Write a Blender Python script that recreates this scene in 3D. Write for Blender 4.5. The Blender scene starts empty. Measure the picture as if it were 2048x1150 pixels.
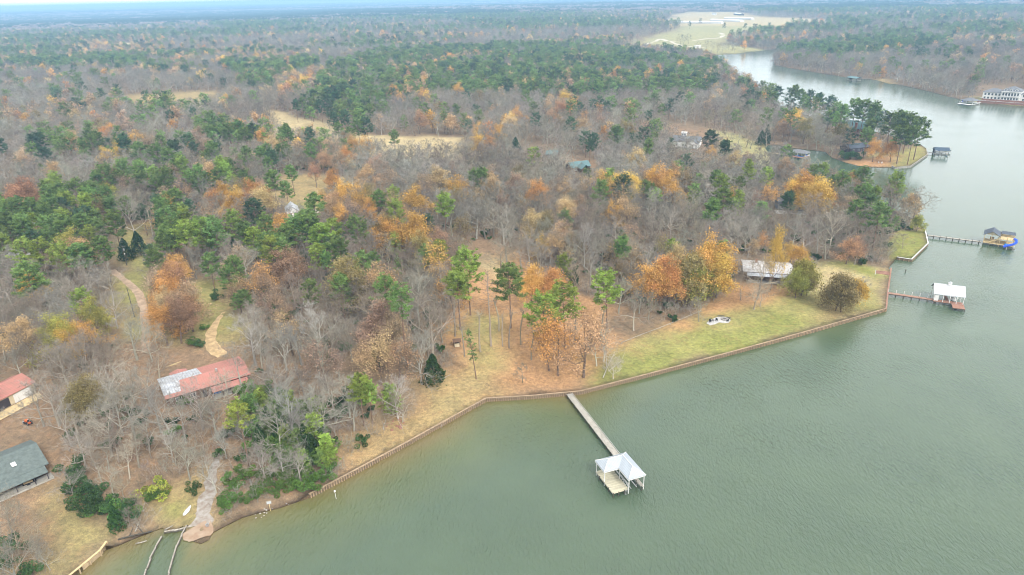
import bpy, math, random, colorsys
import numpy as np
from mathutils import Vector, Matrix, geometry
SC = bpy.context.scene
COL = SC.collection
rad = math.radians
rng = np.random.default_rng(7)
random.seed(7)

# ------------------------------------------------------------------ camera
PITCH, ROLL, FPX, CH = rad(23.1), rad(-1.3), 1365.0, 100.0
Fv = np.array([0, math.cos(PITCH), -math.sin(PITCH)])
_R0 = np.array([1., 0, 0]); _U0 = np.array([0, math.sin(PITCH), math.cos(PITCH)])
Rv = _R0*math.cos(ROLL) + _U0*math.sin(ROLL)
Uv = _U0*math.cos(ROLL) - _R0*math.sin(ROLL)
CAMP = np.array([0., 0., CH])
cam = bpy.data.cameras.new('camera'); cam_ob = bpy.data.objects.new('camera', cam); COL.objects.link(cam_ob)
cam.sensor_width = 36.0; cam.lens = 36.0*FPX/2048.0
cam.clip_start = 0.5; cam.clip_end = 60000.0
cam_ob.matrix_world = Matrix(((Rv[0], Uv[0], -Fv[0], 0), (Rv[1], Uv[1], -Fv[1], 0), (Rv[2], Uv[2], -Fv[2], CH), (0, 0, 0, 1)))
SC.camera = cam_ob

# ------------------------------------------------------------------ sky, sun, exposure
SUN_EL, SUN_AZ = rad(42), rad(150)
w = bpy.data.worlds.new('World'); SC.world = w; w.use_nodes = True
nt = w.node_tree; nt.nodes.clear()
wo = nt.nodes.new('ShaderNodeOutputWorld'); bg = nt.nodes.new('ShaderNodeBackground')
sky = nt.nodes.new('ShaderNodeTexSky'); sky.sky_type = 'NISHITA'; sky.sun_disc = False
sky.sun_elevation = SUN_EL; sky.sun_rotation = SUN_AZ; sky.dust_density = 3.0; sky.air_density = 1.0
# overcast deck: a pale grey cloud layer mixed over the clear sky, a little brighter overhead, broken by soft noise
tc = nt.nodes.new('ShaderNodeTexCoord'); sep = nt.nodes.new('ShaderNodeSeparateXYZ')
nt.links.new(tc.outputs['Generated'], sep.inputs[0])
mr = nt.nodes.new('ShaderNodeMapRange'); mr.inputs[1].default_value = 0.0; mr.inputs[2].default_value = 1.0
mr.inputs[3].default_value = 10.6; mr.inputs[4].default_value = 8.2
nt.links.new(sep.outputs[2], mr.inputs[0])
nz = nt.nodes.new('ShaderNodeTexNoise'); nz.inputs['Scale'].default_value = 3.0; nz.inputs['Detail'].default_value = 4.0
mp = nt.nodes.new('ShaderNodeMapping'); mp.inputs['Scale'].default_value = (1, 1, 3.5)
nt.links.new(tc.outputs['Generated'], mp.inputs[0]); nt.links.new(mp.outputs[0], nz.inputs['Vector'])
nm = nt.nodes.new('ShaderNodeMath'); nm.operation = 'MULTIPLY_ADD'; nm.inputs[1].default_value = 0.5; nm.inputs[2].default_value = 0.75
nt.links.new(nz.outputs['Fac'], nm.inputs[0])
mu = nt.nodes.new('ShaderNodeMath'); mu.operation = 'MULTIPLY'
nt.links.new(mr.outputs[0], mu.inputs[0]); nt.links.new(nm.outputs[0], mu.inputs[1])
cl = nt.nodes.new('ShaderNodeVectorMath'); cl.operation = 'SCALE'; cl.inputs[0].default_value = (1.0, 0.985, 0.955)
nt.links.new(mu.outputs[0], cl.inputs['Scale'])
mx = nt.nodes.new('ShaderNodeMix'); mx.data_type = 'RGBA'; mx.inputs[0].default_value = 0.8
nt.links.new(sky.outputs[0], mx.inputs[6]); nt.links.new(cl.outputs[0], mx.inputs[7])
nt.links.new(mx.outputs[2], bg.inputs[0]); bg.inputs[1].default_value = 0.105
nt.links.new(bg.outputs[0], wo.inputs[0])
sl = bpy.data.lights.new('sun', 'SUN'); sl.energy = 1.5; sl.angle = rad(14); sl.color = (1.0, 0.96, 0.9)
so = bpy.data.objects.new('sun', sl); COL.objects.link(so)
sd = Vector((math.sin(SUN_AZ)*math.cos(SUN_EL), math.cos(SUN_AZ)*math.cos(SUN_EL), math.sin(SUN_EL)))
so.rotation_euler = sd.to_track_quat('Z', 'Y').to_euler()
SC.view_settings.view_transform = 'Standard'; SC.view_settings.look = 'None'
SC.view_settings.exposure = 1.25; SC.view_settings.gamma = 1.0; SC.view_settings.use_curve_mapping = False
SC.render.engine = 'CYCLES'
cy = SC.cycles
cy.max_bounces = 5; cy.diffuse_bounces = 3; cy.glossy_bounces = 2; cy.transmission_bounces = 2; cy.volume_bounces = 0
cy.transparent_max_bounces = 4; cy.use_adaptive_sampling = True; cy.adaptive_threshold = 0.02
cy.filter_width = 1.0; cy.use_denoising = True; cy.caustics_reflective = False; cy.caustics_refractive = False

# ------------------------------------------------------------------ projection helpers (survey of the photograph)
def W(x, y, z=0.0):
    d = Fv*FPX + Rv*(x-1024) - Uv*(y-575)
    return CAMP + d*((z-CH)/d[2])
def proj(P):
    q = np.asarray(P, float) - CAMP
    d = q@Fv
    d = np.where(d < 1, 1, d)
    return 1024 + FPX*(q@Rv)/d, 575 - FPX*(q@Uv)/d, d
def W2(pts, z=0.0):
    return np.array([W(x, y, z)[:2] for x, y in pts])

# ------------------------------------------------------------------ shoreline of the lake, bank type per edge: 1 = seawall, 0 = earth bank
near_shore = [  # photo-survey points, walked with the land on the inside
 (213,1100,0),(236,1092,0),(268,1078,0),(300,1066,0),(326,1056,0),(331,1063,0),(352,1060,0),(366,1053,0),(374,1066,0),(384,1082,0),(402,1088,0),(418,1080,0),(425,1066,0),(450,1053,0),
 (484,1036,0),(520,1026,0),(560,1016,0),(596,1004,0),(619,996,1),(700,953.5,1),(800,899,1),(900,843,1),(972,803,1),(1060,798,1),(1161,788.5,1),(1300,753,1),(1450,713,1),(1600,672,1),(1771,622.5,1),
 (1775,584,1),(1781,541,0),(1777,536,0),(1786,526,0),(1793,519,1),(1822,523.5,1),(1855,491,1),(1848,459,0),(1832,440,0),(1805,428,0),(1775,414,0),(1740,402,0),(1700,388,0),(1650,374,0),(1600,356,0),
 (1565,338,0),(1543,319,0),(1536,304,0),(1530,296,0),(1537,290,0),(1560,291,0),(1590,297,0),(1620,300,0),(1650,304,0),(1664,316,0),(1690,325,0),(1716,332,0),(1750,335,0),(1783,335,1),(1790,338,1),(1821,335,1),(1854,312,1),(1852,300,1),(1835,289,0),
 (1800,276,0),(1760,266,0),(1720,257,0),(1680,248,0),(1640,238,0),(1600,226,0),(1565,214,0),(1530,198,0),(1500,184,0),(1475,168,0),(1455,150,0),(1440,132,0),(1415,120,0),(1380,112,0),(1405,111,0),(1439,110,0),(1472,108,0),
 (1500,104,0),(1519,102,0),(1548,99,0),(1577,99.5,0),(1585,102,0),(1570,107,0),(1552,115,0),(1547,122,0),(1550,131,0),(1600,140,0),(1650,148,0),(1700,156,0),(1740,159,0),(1752,160,0),(1775,167,0),(1800,170,0),(1850,181,0),(1900,194,0),(1940,204,0),(1960,205,0),(2000,209,0),(2048,213,0),(2200,222,0),(2500,245,0),(3000,290,0)]
SH = [tuple(W(x, y)[:2]) for x, y, b in near_shore]
SB = [b for *_, b in near_shore]
SH += [(1400., -600.), (-700., -600.), (-260., -80.), tuple(W(60, 1232)[:2]), tuple(W(155, 1151)[:2])]
SB += [0, 0, 0, 1, 1]
# (the last two are the near seawall by the small yard)
SHORE = np.array(SH); SBANK = np.array(SB, float)

def seg_dist(P, A, B):
    d = B - A; L = (d*d).sum()
    t = np.clip(((P-A)@d)/max(L, 1e-9), 0, 1)
    q = P - (A + t[:, None]*d)
    return np.sqrt((q*q).sum(1)), t
def inside(P, poly):
    x, y = P[:, 0], P[:, 1]; r = np.zeros(len(P), bool); n = len(poly)
    for i in range(n):
        x1, y1 = poly[i]; x2, y2 = poly[(i+1) % n]
        if y1 == y2: continue
        c = ((y1 > y) != (y2 > y)) & (x < (x2-x1)*(y-y1)/(y2-y1) + x1)
        r ^= c
    return r
def shore_dist(P):
    """distance to the shore (positive on land), and how much the nearest bank is a seawall"""
    best = np.full(len(P), 1e9); bank = np.zeros(len(P)); n = len(SHORE)
    for i in range(n):
        d, t = seg_dist(P, SHORE[i], SHORE[(i+1) % n])
        m = d < best
        best[m] = d[m]; bank[m] = SBANK[i]
    return np.where(inside(P, SHORE), -best, best), bank
def sdist(P, poly):
    best = np.full(len(P), 1e9); n = len(poly)
    for i in range(n):
        d, t = seg_dist(P, poly[i], poly[(i+1) % n]); best = np.minimum(best, d)
    return np.where(inside(P, poly), best, -best)
_tab = rng.random((256, 256))
def vnoise(x, y):
    xi = np.floor(x).astype(int); yi = np.floor(y).astype(int); fx = x-xi; fy = y-yi
    fx = fx*fx*(3-2*fx); fy = fy*fy*(3-2*fy)
    g = lambda a, b: _tab[a & 255, b & 255]
    return (g(xi, yi)*(1-fx)+g(xi+1, yi)*fx)*(1-fy) + (g(xi, yi+1)*(1-fx)+g(xi+1, yi+1)*fx)*fy
def fbm(x, y, s, o=4):
    r = 0; a = .5; tot = 0
    for k in range(o):
        r = r + a*vnoise(x/s+17.3*k, y/s-9.1*k); tot += a; a *= .5; s /= 2.03
    return r/tot
def gheight(P):
    P = np.atleast_2d(P)
    d, bank = shore_dist(P)
    dd = np.maximum(d, 0)
    e = np.where(bank > .5, 1.15, 0.12 + 0.9*np.clip(dd/5, 0, 1))
    h = e + 9*(1-np.exp(-dd/260)) + (fbm(P[:, 0], P[:, 1], 60, 3)-.5)*4*np.clip(dd/90, 0, 1)
    r = np.hypot(P[:, 0], P[:, 1])
    far = np.clip((r-1500)/4000, 0, 1)
    h += far*(fbm(P[:, 0], P[:, 1], 2600, 3)-.3)*45*np.clip(dd/400, 0, 1)
    h += np.clip((r-9000)/7000, 0, 1)*(fbm(P[:, 0]+900, P[:, 1], 5200, 3)-.3)*55
    return h
def gh(x, y): return float(gheight(np.array([[x, y]]))[0])
def G(x, y, up=0.0):
    """the ground point seen at photo pixel x, y"""
    z = 1.0
    for _ in range(7):
        p = W(x, y, z+up); z = gh(p[0], p[1])
    return np.array([p[0], p[1], z])

# ------------------------------------------------------------------ materials
def mat(name, color=(.5, .5, .5), rough=.8, spec=.2, metal=0.0, noise=0.0, nscale=1.0, stretch=(1, 1, 1), color2=None, bump=0.0, bscale=8.0, wave=None, wavec=None):
    m = bpy.data.materials.new(name); m.use_nodes = True; t = m.node_tree; b = t.nodes['Principled BSDF']
    b.inputs['Roughness'].default_value = rough; b.inputs['Specular IOR Level'].default_value = spec; b.inputs['Metallic'].default_value = metal
    b.inputs['Base Color'].default_value = (*color, 1)
    out = None
    tc = t.nodes.new('ShaderNodeTexCoord')
    if noise or color2:
        mp = t.nodes.new('ShaderNodeMapping'); mp.inputs['Scale'].default_value = stretch; t.links.new(tc.outputs['Object'], mp.inputs[0])
        n = t.nodes.new('ShaderNodeTexNoise'); n.inputs['Scale'].default_value = nscale; n.inputs['Detail'].default_value = 5; n.inputs['Roughness'].default_value = .65
        t.links.new(mp.outputs[0], n.inputs['Vector'])
        r = t.nodes.new('ShaderNodeValToRGB'); t.links.new(n.outputs['Fac'], r.inputs[0])
        c2 = color2 or tuple(c*(1-noise) for c in color); c1 = color if color2 else tuple(min(1, c*(1+noise*.6)) for c in color)
        r.color_ramp.elements[0].position = .36; r.color_ramp.elements[0].color = (*c2, 1)
        r.color_ramp.elements[1].position = .64; r.color_ramp.elements[1].color = (*c1, 1)
        out = r.outputs[0]
        t.links.new(out, b.inputs['Base Color'])
    if wave:   # (axis, period m, darkening): board joints or metal ribs
        ax, per, dark = wave
        s = t.nodes.new('ShaderNodeSeparateXYZ'); t.links.new(tc.outputs['Object'], s.inputs[0])
        d = t.nodes.new('ShaderNodeMath'); d.operation = 'DIVIDE'; d.inputs[1].default_value = per; t.links.new(s.outputs[ax], d.inputs[0])
        fr = t.nodes.new('ShaderNodeMath'); fr.operation = 'FRACT'; t.links.new(d.outputs[0], fr.inputs[0])
        lt = t.nodes.new('ShaderNodeMath'); lt.operation = 'LESS_THAN'; lt.inputs[1].default_value = .14; t.links.new(fr.outputs[0], lt.inputs[0])
        mx = t.nodes.new('ShaderNodeMix'); mx.data_type = 'RGBA'; t.links.new(lt.outputs[0], mx.inputs[0])
        if out is None:
            mx.inputs[6].default_value = (*color, 1)
        else: t.links.new(out, mx.inputs[6])
        mx.inputs[7].default_value = (*(wavec or tuple(c*dark for c in color)), 1)
        t.links.new(mx.outputs[2], b.inputs['Base Color'])
    if bump:
        n2 = t.nodes.new('ShaderNodeTexNoise'); n2.inputs['Scale'].default_value = bscale; n2.inputs['Detail'].default_value = 4; t.links.new(tc.outputs['Object'], n2.inputs['Vector'])
        bp = t.nodes.new('ShaderNodeBump'); bp.inputs['Strength'].default_value = bump; bp.inputs['Distance'].default_value = .05
        t.links.new(n2.outputs['Fac'], bp.inputs['Height']); t.links.new(bp.outputs[0], b.inputs['Normal'])
    return m

def leafmat(name, trans=.3):
    """foliage: colour of the object times a tone stored per leaf"""
    m = bpy.data.materials.new(name); m.use_nodes = True; t = m.node_tree; t.nodes.clear()
    o = t.nodes.new('ShaderNodeOutputMaterial'); oi = t.nodes.new('ShaderNodeObjectInfo')
    at = t.nodes.new('ShaderNodeAttribute'); at.attribute_name = 'tone'
    mr = t.nodes.new('ShaderNodeMapRange'); mr.inputs[3].default_value = .42; mr.inputs[4].default_value = 1.58; t.links.new(at.outputs['Fac'], mr.inputs[0])
    m1 = t.nodes.new('ShaderNodeMix'); m1.data_type = 'RGBA'; m1.blend_type = 'MULTIPLY'; m1.inputs[0].default_value = 1
    ic = t.nodes.new('ShaderNodeAttribute'); ic.attribute_type = 'INSTANCER'; ic.attribute_name = 'icol'     # colour carried by each instanced tree
    m0 = t.nodes.new('ShaderNodeMix'); m0.data_type = 'RGBA'; t.links.new(ic.outputs['Alpha'], m0.inputs[0]); t.links.new(oi.outputs['Color'], m0.inputs[6]); t.links.new(ic.outputs['Color'], m0.inputs[7])
    t.links.new(m0.outputs[2], m1.inputs[6]); t.links.new(mr.outputs[0], m1.inputs[7])
    hs = t.nodes.new('ShaderNodeHueSaturation'); t.links.new(m1.outputs[2], hs.inputs['Color'])
    h = t.nodes.new('ShaderNodeMapRange'); h.inputs[3].default_value = .487; h.inputs[4].default_value = .513; t.links.new(oi.outputs['Random'], h.inputs[0]); t.links.new(h.outputs[0], hs.inputs['Hue'])
    v = t.nodes.new('ShaderNodeMapRange'); v.inputs[3].default_value = .8; v.inputs[4].default_value = 1.2; t.links.new(oi.outputs['Random'], v.inputs[0])
    t.links.new(v.outputs[0], hs.inputs['Value'])
    d = t.nodes.new('ShaderNodeBsdfDiffuse'); t.links.new(hs.outputs[0], d.inputs[0])
    if trans:
        tr = t.nodes.new('ShaderNodeBsdfTranslucent'); t.links.new(hs.outputs[0], tr.inputs[0])
        mi = t.nodes.new('ShaderNodeMixShader'); mi.inputs[0].default_value = trans
        t.links.new(d.outputs[0], mi.inputs[1]); t.links.new(tr.outputs[0], mi.inputs[2]); t.links.new(mi.outputs[0], o.inputs[0])
    else: t.links.new(d.outputs[0], o.inputs[0])
    return m
M = {}
M['leaf'] = leafmat('foliage', .3)
M['twig'] = leafmat('twigs', 0)
M['bark_pine'] = mat('pine_bark', (.19, .125, .09), noise=.4, nscale=3, stretch=(1, 1, .2), bump=.5)
M['bark_grey'] = leafmat('grey_bark', 0)
M['cream'] = mat('cream_siding', (.55, .47, .33), noise=.12, wave=(2, .2, .7))
M['white'] = mat('white_paint', (.64, .64, .63), noise=.08, nscale=2)
M['white_metal'] = mat('white_metal_roof', (.40, .425, .45), rough=.5, spec=.5, noise=.06, nscale=.7, wave=(0, .6, .82))
M['bright_metal'] = mat('galvanised_roof', (.46, .46, .46), rough=.5, spec=.5, noise=.18, nscale=.8, wave=(0, .45, .7), color2=(.33, .29, .26))
M['red_metal'] = mat('faded_red_metal_roof', (.43, .18, .15), rough=.65, noise=.3, nscale=.8, wave=(0, .6, .78), color2=(.33, .17, .13))
M['rust_grey'] = mat('bare_galvanised_sheets', (.42, .44, .47), rough=.5, noise=.3, nscale=.8, wave=(0, .7, .55))
M['green_roof'] = mat('grey_green_shingle', (.115, .14, .133), noise=.22, nscale=1.3, bump=.3)
M['teal_roof'] = mat('teal_metal_roof', (.12, .20, .205), noise=.15, nscale=.5, wave=(0, .6, .85))
M['dark_roof'] = mat('charcoal_shingle', (.085, .10, .125), noise=.2, nscale=1.5, bump=.2)
M['grey_roof'] = mat('grey_shingle', (.15, .155, .165), noise=.15, nscale=1)
M['navy_roof'] = mat('navy_metal_roof', (.05, .075, .11), rough=.5, noise=.15)
M['wood_grey'] = mat('weathered_boards', (.36, .34, .30), noise=.25, nscale=1.2, stretch=(1, 5, 1), wave=(1, .15, .55))
M['cap'] = mat('worn_cap_board', (.34, .25, .165), noise=.3, nscale=.8)
M['wood_tan'] = mat('tan_timber', (.42, .32, .20), noise=.25, nscale=2)
M['wood_deck_pale'] = mat('pale_deck_boards', (.52, .49, .36), noise=.3, nscale=.8, stretch=(.3, 2.5, 1), wave=(1, .8, .7), color2=(.34, .32, .25))
M['wood_red'] = mat('red_brown_deck', (.30, .165, .12), noise=.22, nscale=1, wave=(1, .15, .75))
M['wood_new'] = mat('yellow_pine_timber', (.55, .43, .24), noise=.2, nscale=1.5)
M['wood_dark'] = mat('dark_wet_timber', (.09, .08, .065), noise=.3, nscale=2)
M['pile'] = mat('tan_piles', (.38, .28, .18), noise=.4, nscale=2)
M['wall_dark'] = mat('dark_brown_planks', (.17, .125, .085), noise=.3, nscale=2)  # planking in a darker brown than the tan piles
M['deadwood'] = mat('silver_deadwood', (.42, .40, .37), noise=.3, nscale=2)
M['log'] = mat('bleached_log', (.42, .39, .34), noise=.35, nscale=2, color2=(.2, .18, .15))
M['brown_wall'] = mat('brown_board_wall', (.14, .085, .055), noise=.2, wave=(0, .3, .6))
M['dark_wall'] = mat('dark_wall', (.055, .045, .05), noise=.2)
M['red_wall'] = mat('dull_red_wall', (.20, .06, .05), noise=.2, wave=(2, .25, .7))
M['brick'] = mat('brown_brick', (.28, .14, .10), noise=.3, nscale=4)
M['glass'] = mat('window_glass', (.03, .04, .05), rough=.08, spec=.7)
M['concrete'] = mat('pale_concrete', (.46, .45, .44), noise=.2, nscale=1.5)
M['tan_concrete'] = mat('tan_slab', (.58, .45, .25), noise=.18, nscale=.8)
M['gravel'] = mat('grey_gravel', (.34, .325, .30), noise=.35, nscale=.7, bump=.6, bscale=5, color2=(.22, .17, .13))
M['dirt'] = mat('pink_dirt_road', (.40, .29, .20), noise=.3, nscale=.5)
M['tan_dirt'] = mat('tan_sand_drive', (.46, .33, .18), noise=.3, nscale=.6)
M['pale_dirt'] = mat('pale_dirt_track', (.50, .45, .36), noise=.12, nscale=.05)
M['sand'] = mat('orange_sand', (.34, .26, .19), noise=.35, nscale=.5, color2=(.26, .17, .11))
M['blue'] = mat('blue_plastic', (.01, .07, .62), rough=.3, spec=.5)
M['blue_light'] = mat('light_blue_plastic', (.02, .25, .70), rough=.35, spec=.5)
M['blue_tarp'] = mat('blue_tarp', (.03, .16, .50), rough=.6)
M['black'] = mat('black_paint', (.02, .02, .022), rough=.5)
M['orange'] = mat('orange_paint', (.65, .13, .03), rough=.5)
M['silver'] = mat('galvanised_pipe', (.45, .46, .47), rough=.4, metal=.6)
M['stone'] = mat('grey_stone', (.32, .30, .28), noise=.3, nscale=3, bump=.5)
M['wallgreen'] = mat('dark_green_paint', (.05, .12, .11), rough=.6)

# ------------------------------------------------------------------ mesh builder
class MB:
    def __init__(s): s.v = []; s.f = []; s.mi = []; s.cur = 0
    def add(s, vs, fs):
        o = len(s.v); s.v += [tuple(map(float, v)) for v in vs]
        for f in fs: s.f.append(tuple(o+i for i in f)); s.mi.append(s.cur)
        return s
    def box(s, c, d, rz=0.0, tilt=None):
        hx, hy, hz = d[0]/2, d[1]/2, d[2]/2
        vs = [Vector((x, y, z)) for x in (-hx, hx) for y in (-hy, hy) for z in (-hz, hz)]
        R_ = Matrix.Rotation(rz, 3, 'Z')
        if tilt is not None: R_ = R_ @ Matrix.Rotation(tilt[1], 3, tilt[0])
        vs = [R_@v + Vector(c) for v in vs]
        return s.add(vs, [(0, 1, 3, 2), (4, 6, 7, 5), (0, 4, 5, 1), (2, 3, 7, 6), (0, 2, 6, 4), (1, 5, 7, 3)])
    def slab(s, poly, z0, z1):
        n = len(poly); vs = [(x, y, z0) for x, y in poly] + [(x, y, z1) for x, y in poly]
        return s.add(vs, [tuple(range(n))[::-1], tuple(range(n, 2*n))] + [(i, (i+1) % n, n+(i+1) % n, n+i) for i in range(n)])
    def plate(s, pts, t):
        """thick plate from a planar polygon of 3-D points, thickened down by t"""
        n = len(pts); a = [tuple(p) for p in pts]; b = [(p[0], p[1], p[2]-t) for p in pts]
        return s.add(a+b, [tuple(range(n)), tuple(range(n, 2*n))[::-1]] + [(i, n+i, n+(i+1) % n, (i+1) % n) for i in range(n)])
    def beam(s, p, q, w_, h_):
        p = Vector(p); q = Vector(q); d = (q-p).normalized(); up = Vector((0, 0, 1)) if abs(d.z) < .95 else Vector((0, 1, 0))
        sx = d.cross(up).normalized()*w_/2; sy = sx.normalized().cross(d).normalized()*h_/2
        vs = [p-sx-sy, p+sx-sy, p+sx+sy, p-sx+sy, q-sx-sy, q+sx-sy, q+sx+sy, q-sx+sy]
        return s.add(vs, [(0, 3, 2, 1), (4, 5, 6, 7), (0, 1, 5, 4), (1, 2, 6, 5), (2, 3, 7, 6), (3, 0, 4, 7)])
    def tube(s, p, q, r0, r1=None, n=8, cap=True):
        r1 = r0 if r1 is None else r1; p = Vector(p); q = Vector(q); d = (q-p).normalized()
        up = Vector((0, 0, 1)) if abs(d.z) < .95 else Vector((1, 0, 0)); a = d.cross(up).normalized(); b = d.cross(a)
        vs = [p+(a*math.cos(2*math.pi*i/n)+b*math.sin(2*math.pi*i/n))*r0 for i in range(n)] + [q+(a*math.cos(2*math.pi*i/n)+b*math.sin(2*math.pi*i/n))*r1 for i in range(n)]
        fs = [(i, (i+1) % n, n+(i+1) % n, n+i) for i in range(n)]
        if cap: fs += [tuple(range(n))[::-1], tuple(range(n, 2*n))]
        return s.add(vs, fs)
    def path(s, pts, rs, n=6):
        for i in range(len(pts)-1): s.tube(pts[i], pts[i+1], rs[i], rs[i+1], n, True)
        return s
    def lathe(s, prof, n=12, c=(0, 0, 0)):
        vs = [(c[0]+r*math.cos(2*math.pi*k/n), c[1]+r*math.sin(2*math.pi*k/n), c[2]+z) for r, z in prof for k in range(n)]
        fs = [(j*n+k, j*n+(k+1) % n, (j+1)*n+(k+1) % n, (j+1)*n+k) for j in range(len(prof)-1) for k in range(n)]
        return s.add(vs, fs + [tuple(range(n))[::-1], tuple(range((len(prof)-1)*n, len(prof)*n))])
    def build(s, name, m, parent=None, smooth=False):
        me = bpy.data.meshes.new(name); me.from_pydata(s.v, [], s.f)
        ms = m if isinstance(m, (list, tuple)) else [m]
        for k in ms: me.materials.append(k)
        if len(ms) > 1: me.polygons.foreach_set('material_index', s.mi)
        if smooth: me.polygons.foreach_set('use_smooth', [True]*len(s.f))
        me.update(); o = bpy.data.objects.new(name, me); COL.objects.link(o)
        if parent is not None: o.parent = parent
        return o
def tag(o, label=None, cat=None, group=None, kind=None):
    if label: o['label'] = label
    if cat: o['category'] = cat
    if group: o['group'] = group
    if kind: o['kind'] = kind
    return o
def empty(name, loc, rz=0.0):
    o = bpy.data.objects.new(name, None); COL.objects.link(o); o.location = tuple(map(float, loc)); o.rotation_euler = (0, 0, rz); o.empty_display_size = .5
    return o

# ------------------------------------------------------------------ land cover polygons (photo survey) -> world
def POLY(s, z=1.5): return W2([tuple(map(float, p.split(','))) for p in s.split()], z)
GREEN, LAWN, TAN, LITTER, FLOOR, DRY, FIELD, BARE = (.20, .215, .07), (.26, .245, .10), (.40, .33, .19), (.37, .225, .12), (.18, .137, .096), (.29, .23, .12), (.30, .285, .14), (.235, .165, .11)
cover = [  # (polygon, colour, edge softness m, open: no trees)
 ('200,560 330,560 420,640 600,700 640,990 420,1060 330,1060 240,1000 0,1000 0,700 100,640', BARE, 20, 0),
 ('625,990 975,797 1160,784 1175,770 1250,672 1180,600 1100,560 1010,500 955,490 930,520 905,600 890,660 905,730 830,800 790,850 720,890 650,960', LITTER, 5, 1),
 ('850,780 1000,720 1010,790 972,795 760,905 690,945 790,860', (.29, .235, .12), 9, 0),
 ('955,640 1010,640 1000,740 930,740', (.28, .245, .11), 6, 0),
 ('700,930 900,820 960,795 880,850 700,950', DRY, 4, 0),
 ('940,490 1020,500 1000,560 930,540', TAN, 6, 0),
 ('1165,783 1300,742 1600,662 1768,617 1772,585 1775,545 1700,517 1640,520 1600,556 1480,580 1440,600 1400,626 1262,678', LAWN, 3, 1),
 ('1180,772 1300,742 1600,664 1700,638 1560,628 1440,655 1400,668 1300,715 1215,730', GREEN, 8, 0),
 ('1262,680 1400,628 1440,600 1470,565 1550,565 1570,592 1520,608 1430,622 1330,660 1250,686', LITTER, 6, 0),
 ('1620,600 1700,600 1720,640 1660,650 1620,640', DRY, 6, 0),
 ('1640,524 1760,530 1770,580 1700,600 1620,570', TAN, 9, 0),
 ('1640,524 1700,518 1772,545 1766,560 1700,545', GREEN, 5, 0),
 ('1792,514 1820,519 1850,490 1845,462 1800,462 1770,490', GREEN, 3, 1),
 ('548,240 600,255 660,265 700,280 760,284 930,290 932,338 740,334 700,310 640,302 545,298', TAN, 8, 1),
 ('560,365 700,368 735,400 700,428 600,436 560,410', DRY, 8, 1),
 ('585,425 640,415 700,424 640,440 590,440', LAWN, 5, 1),
 ('225,475 300,470 320,540 300,570 232,545', LAWN, 6, 1),
 ('232,560 300,560 300,690 270,690 236,640', LAWN, 5, 1),
 ('385,585 470,580 480,640 500,700 400,715 330,712 340,690 390,690', LAWN, 7, 1),
 ('300,700 500,700 520,760 500,800 300,810 280,760', BARE, 7, 1),
 ('0,965 100,915 230,985 245,1070 210,1100 150,1155 -80,1200 -80,980', BARE, 8, 1),
 ('100,1010 250,1040 245,1075 150,1150 60,1180 20,1150 110,1080', LAWN, 9, 0),
 ('0,810 130,850 130,900 60,870 0,880', BARE, 5, 1),
 ('0,800 80,800 100,840 0,850', BARE, 5, 1),
 ('270,990 400,930 440,930 440,1050 300,1060', DRY, 4, 1),
 ('300,1000 380,985 390,1040 310,1048', GREEN, 5, 0),
 ('1418,262 1460,268 1540,294 1543,316 1560,338 1500,345 1430,310', FIELD, 6, 1),
 ('1715,331 1783,333 1821,333 1852,312 1850,299 1836,293 1800,305 1740,312', LAWN, 4, 1),
 ('1700,322 1790,312 1783,335 1716,332', LITTER, 6, 0),
 ('60,455 110,440 120,480 70,490', BARE, 6, 1),
 ('250,205 440,195 470,225 400,245 250,235', DRY, 10, 1),
 ('228,96 320,94 322,106 235,110', TAN, 20, 1),
 ('1240,101 1290,82 1335,72 1370,60 1420,52 1500,55 1590,58 1565,72 1460,82 1455,93 1560,101 1500,106 1438,111 1380,113 1320,106', FIELD, 25, 1),
 ('1325,60 1345,38 1380,31 1480,32 1520,42 1650,48 1650,62 1500,60 1400,60', TAN, 30, 1),
 ('1730,33 1810,36 1805,42 1735,40', TAN, 30, 1),
 ('1850,18 1900,16 1910,26 1850,26', TAN, 30, 1),
 ('1960,206 1940,200 1975,193 2048,195 2120,200 2120,218 2048,213', FIELD, 5, 1),
 ('1744,160 1755,156 1785,158 1786,166 1775,168', DRY, 4, 1),
 ('1330,255 1420,262 1430,290 1400,300 1330,290', BARE, 8, 1),
 ('1050,322 1200,326 1200,345 1060,342', BARE, 10, 1),
 ('820,478 960,470 1040,490 1000,520 900,540', BARE, 12, 0),
]
COVER = [(POLY(s), c, e, op) for s, c, e, op in cover]

# ------------------------------------------------------------------ ground sheet
def lines(a0, a1, step, grow, lo, hi):
    core = list(np.arange(a0, a1+1e-6, step)); r = []; s = step; v = a1
    while v < hi: s *= grow; v += s; r.append(v)
    l = []; s = step; v = a0
    while v > lo: s *= grow; v -= s; l.append(v)
    return np.array(l[::-1]+core+r)
gx = lines(-230, 270, 2.2, 1.06, -22000, 22000); gy = lines(88, 420, 2.2, 1.045, -900, 24000)
X, Y = np.meshgrid(gx, gy, indexing='ij')
P = np.stack([X.ravel(), Y.ravel()], 1)
sdv, bk = shore_dist(P)
P = P[sdv > .9]
P = P + rng.normal(0, .01, P.shape)
dens = []   # shore points, refined
n = len(SHORE)
for i in range(n):
    A, B = SHORE[i], SHORE[(i+1) % n]; L = np.hypot(*(B-A)); k = max(1, int(L/ (3 if L < 400 else 60)))
    for j in range(k): dens.append((A+(B-A)*j/k, SBANK[i]))
    
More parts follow.
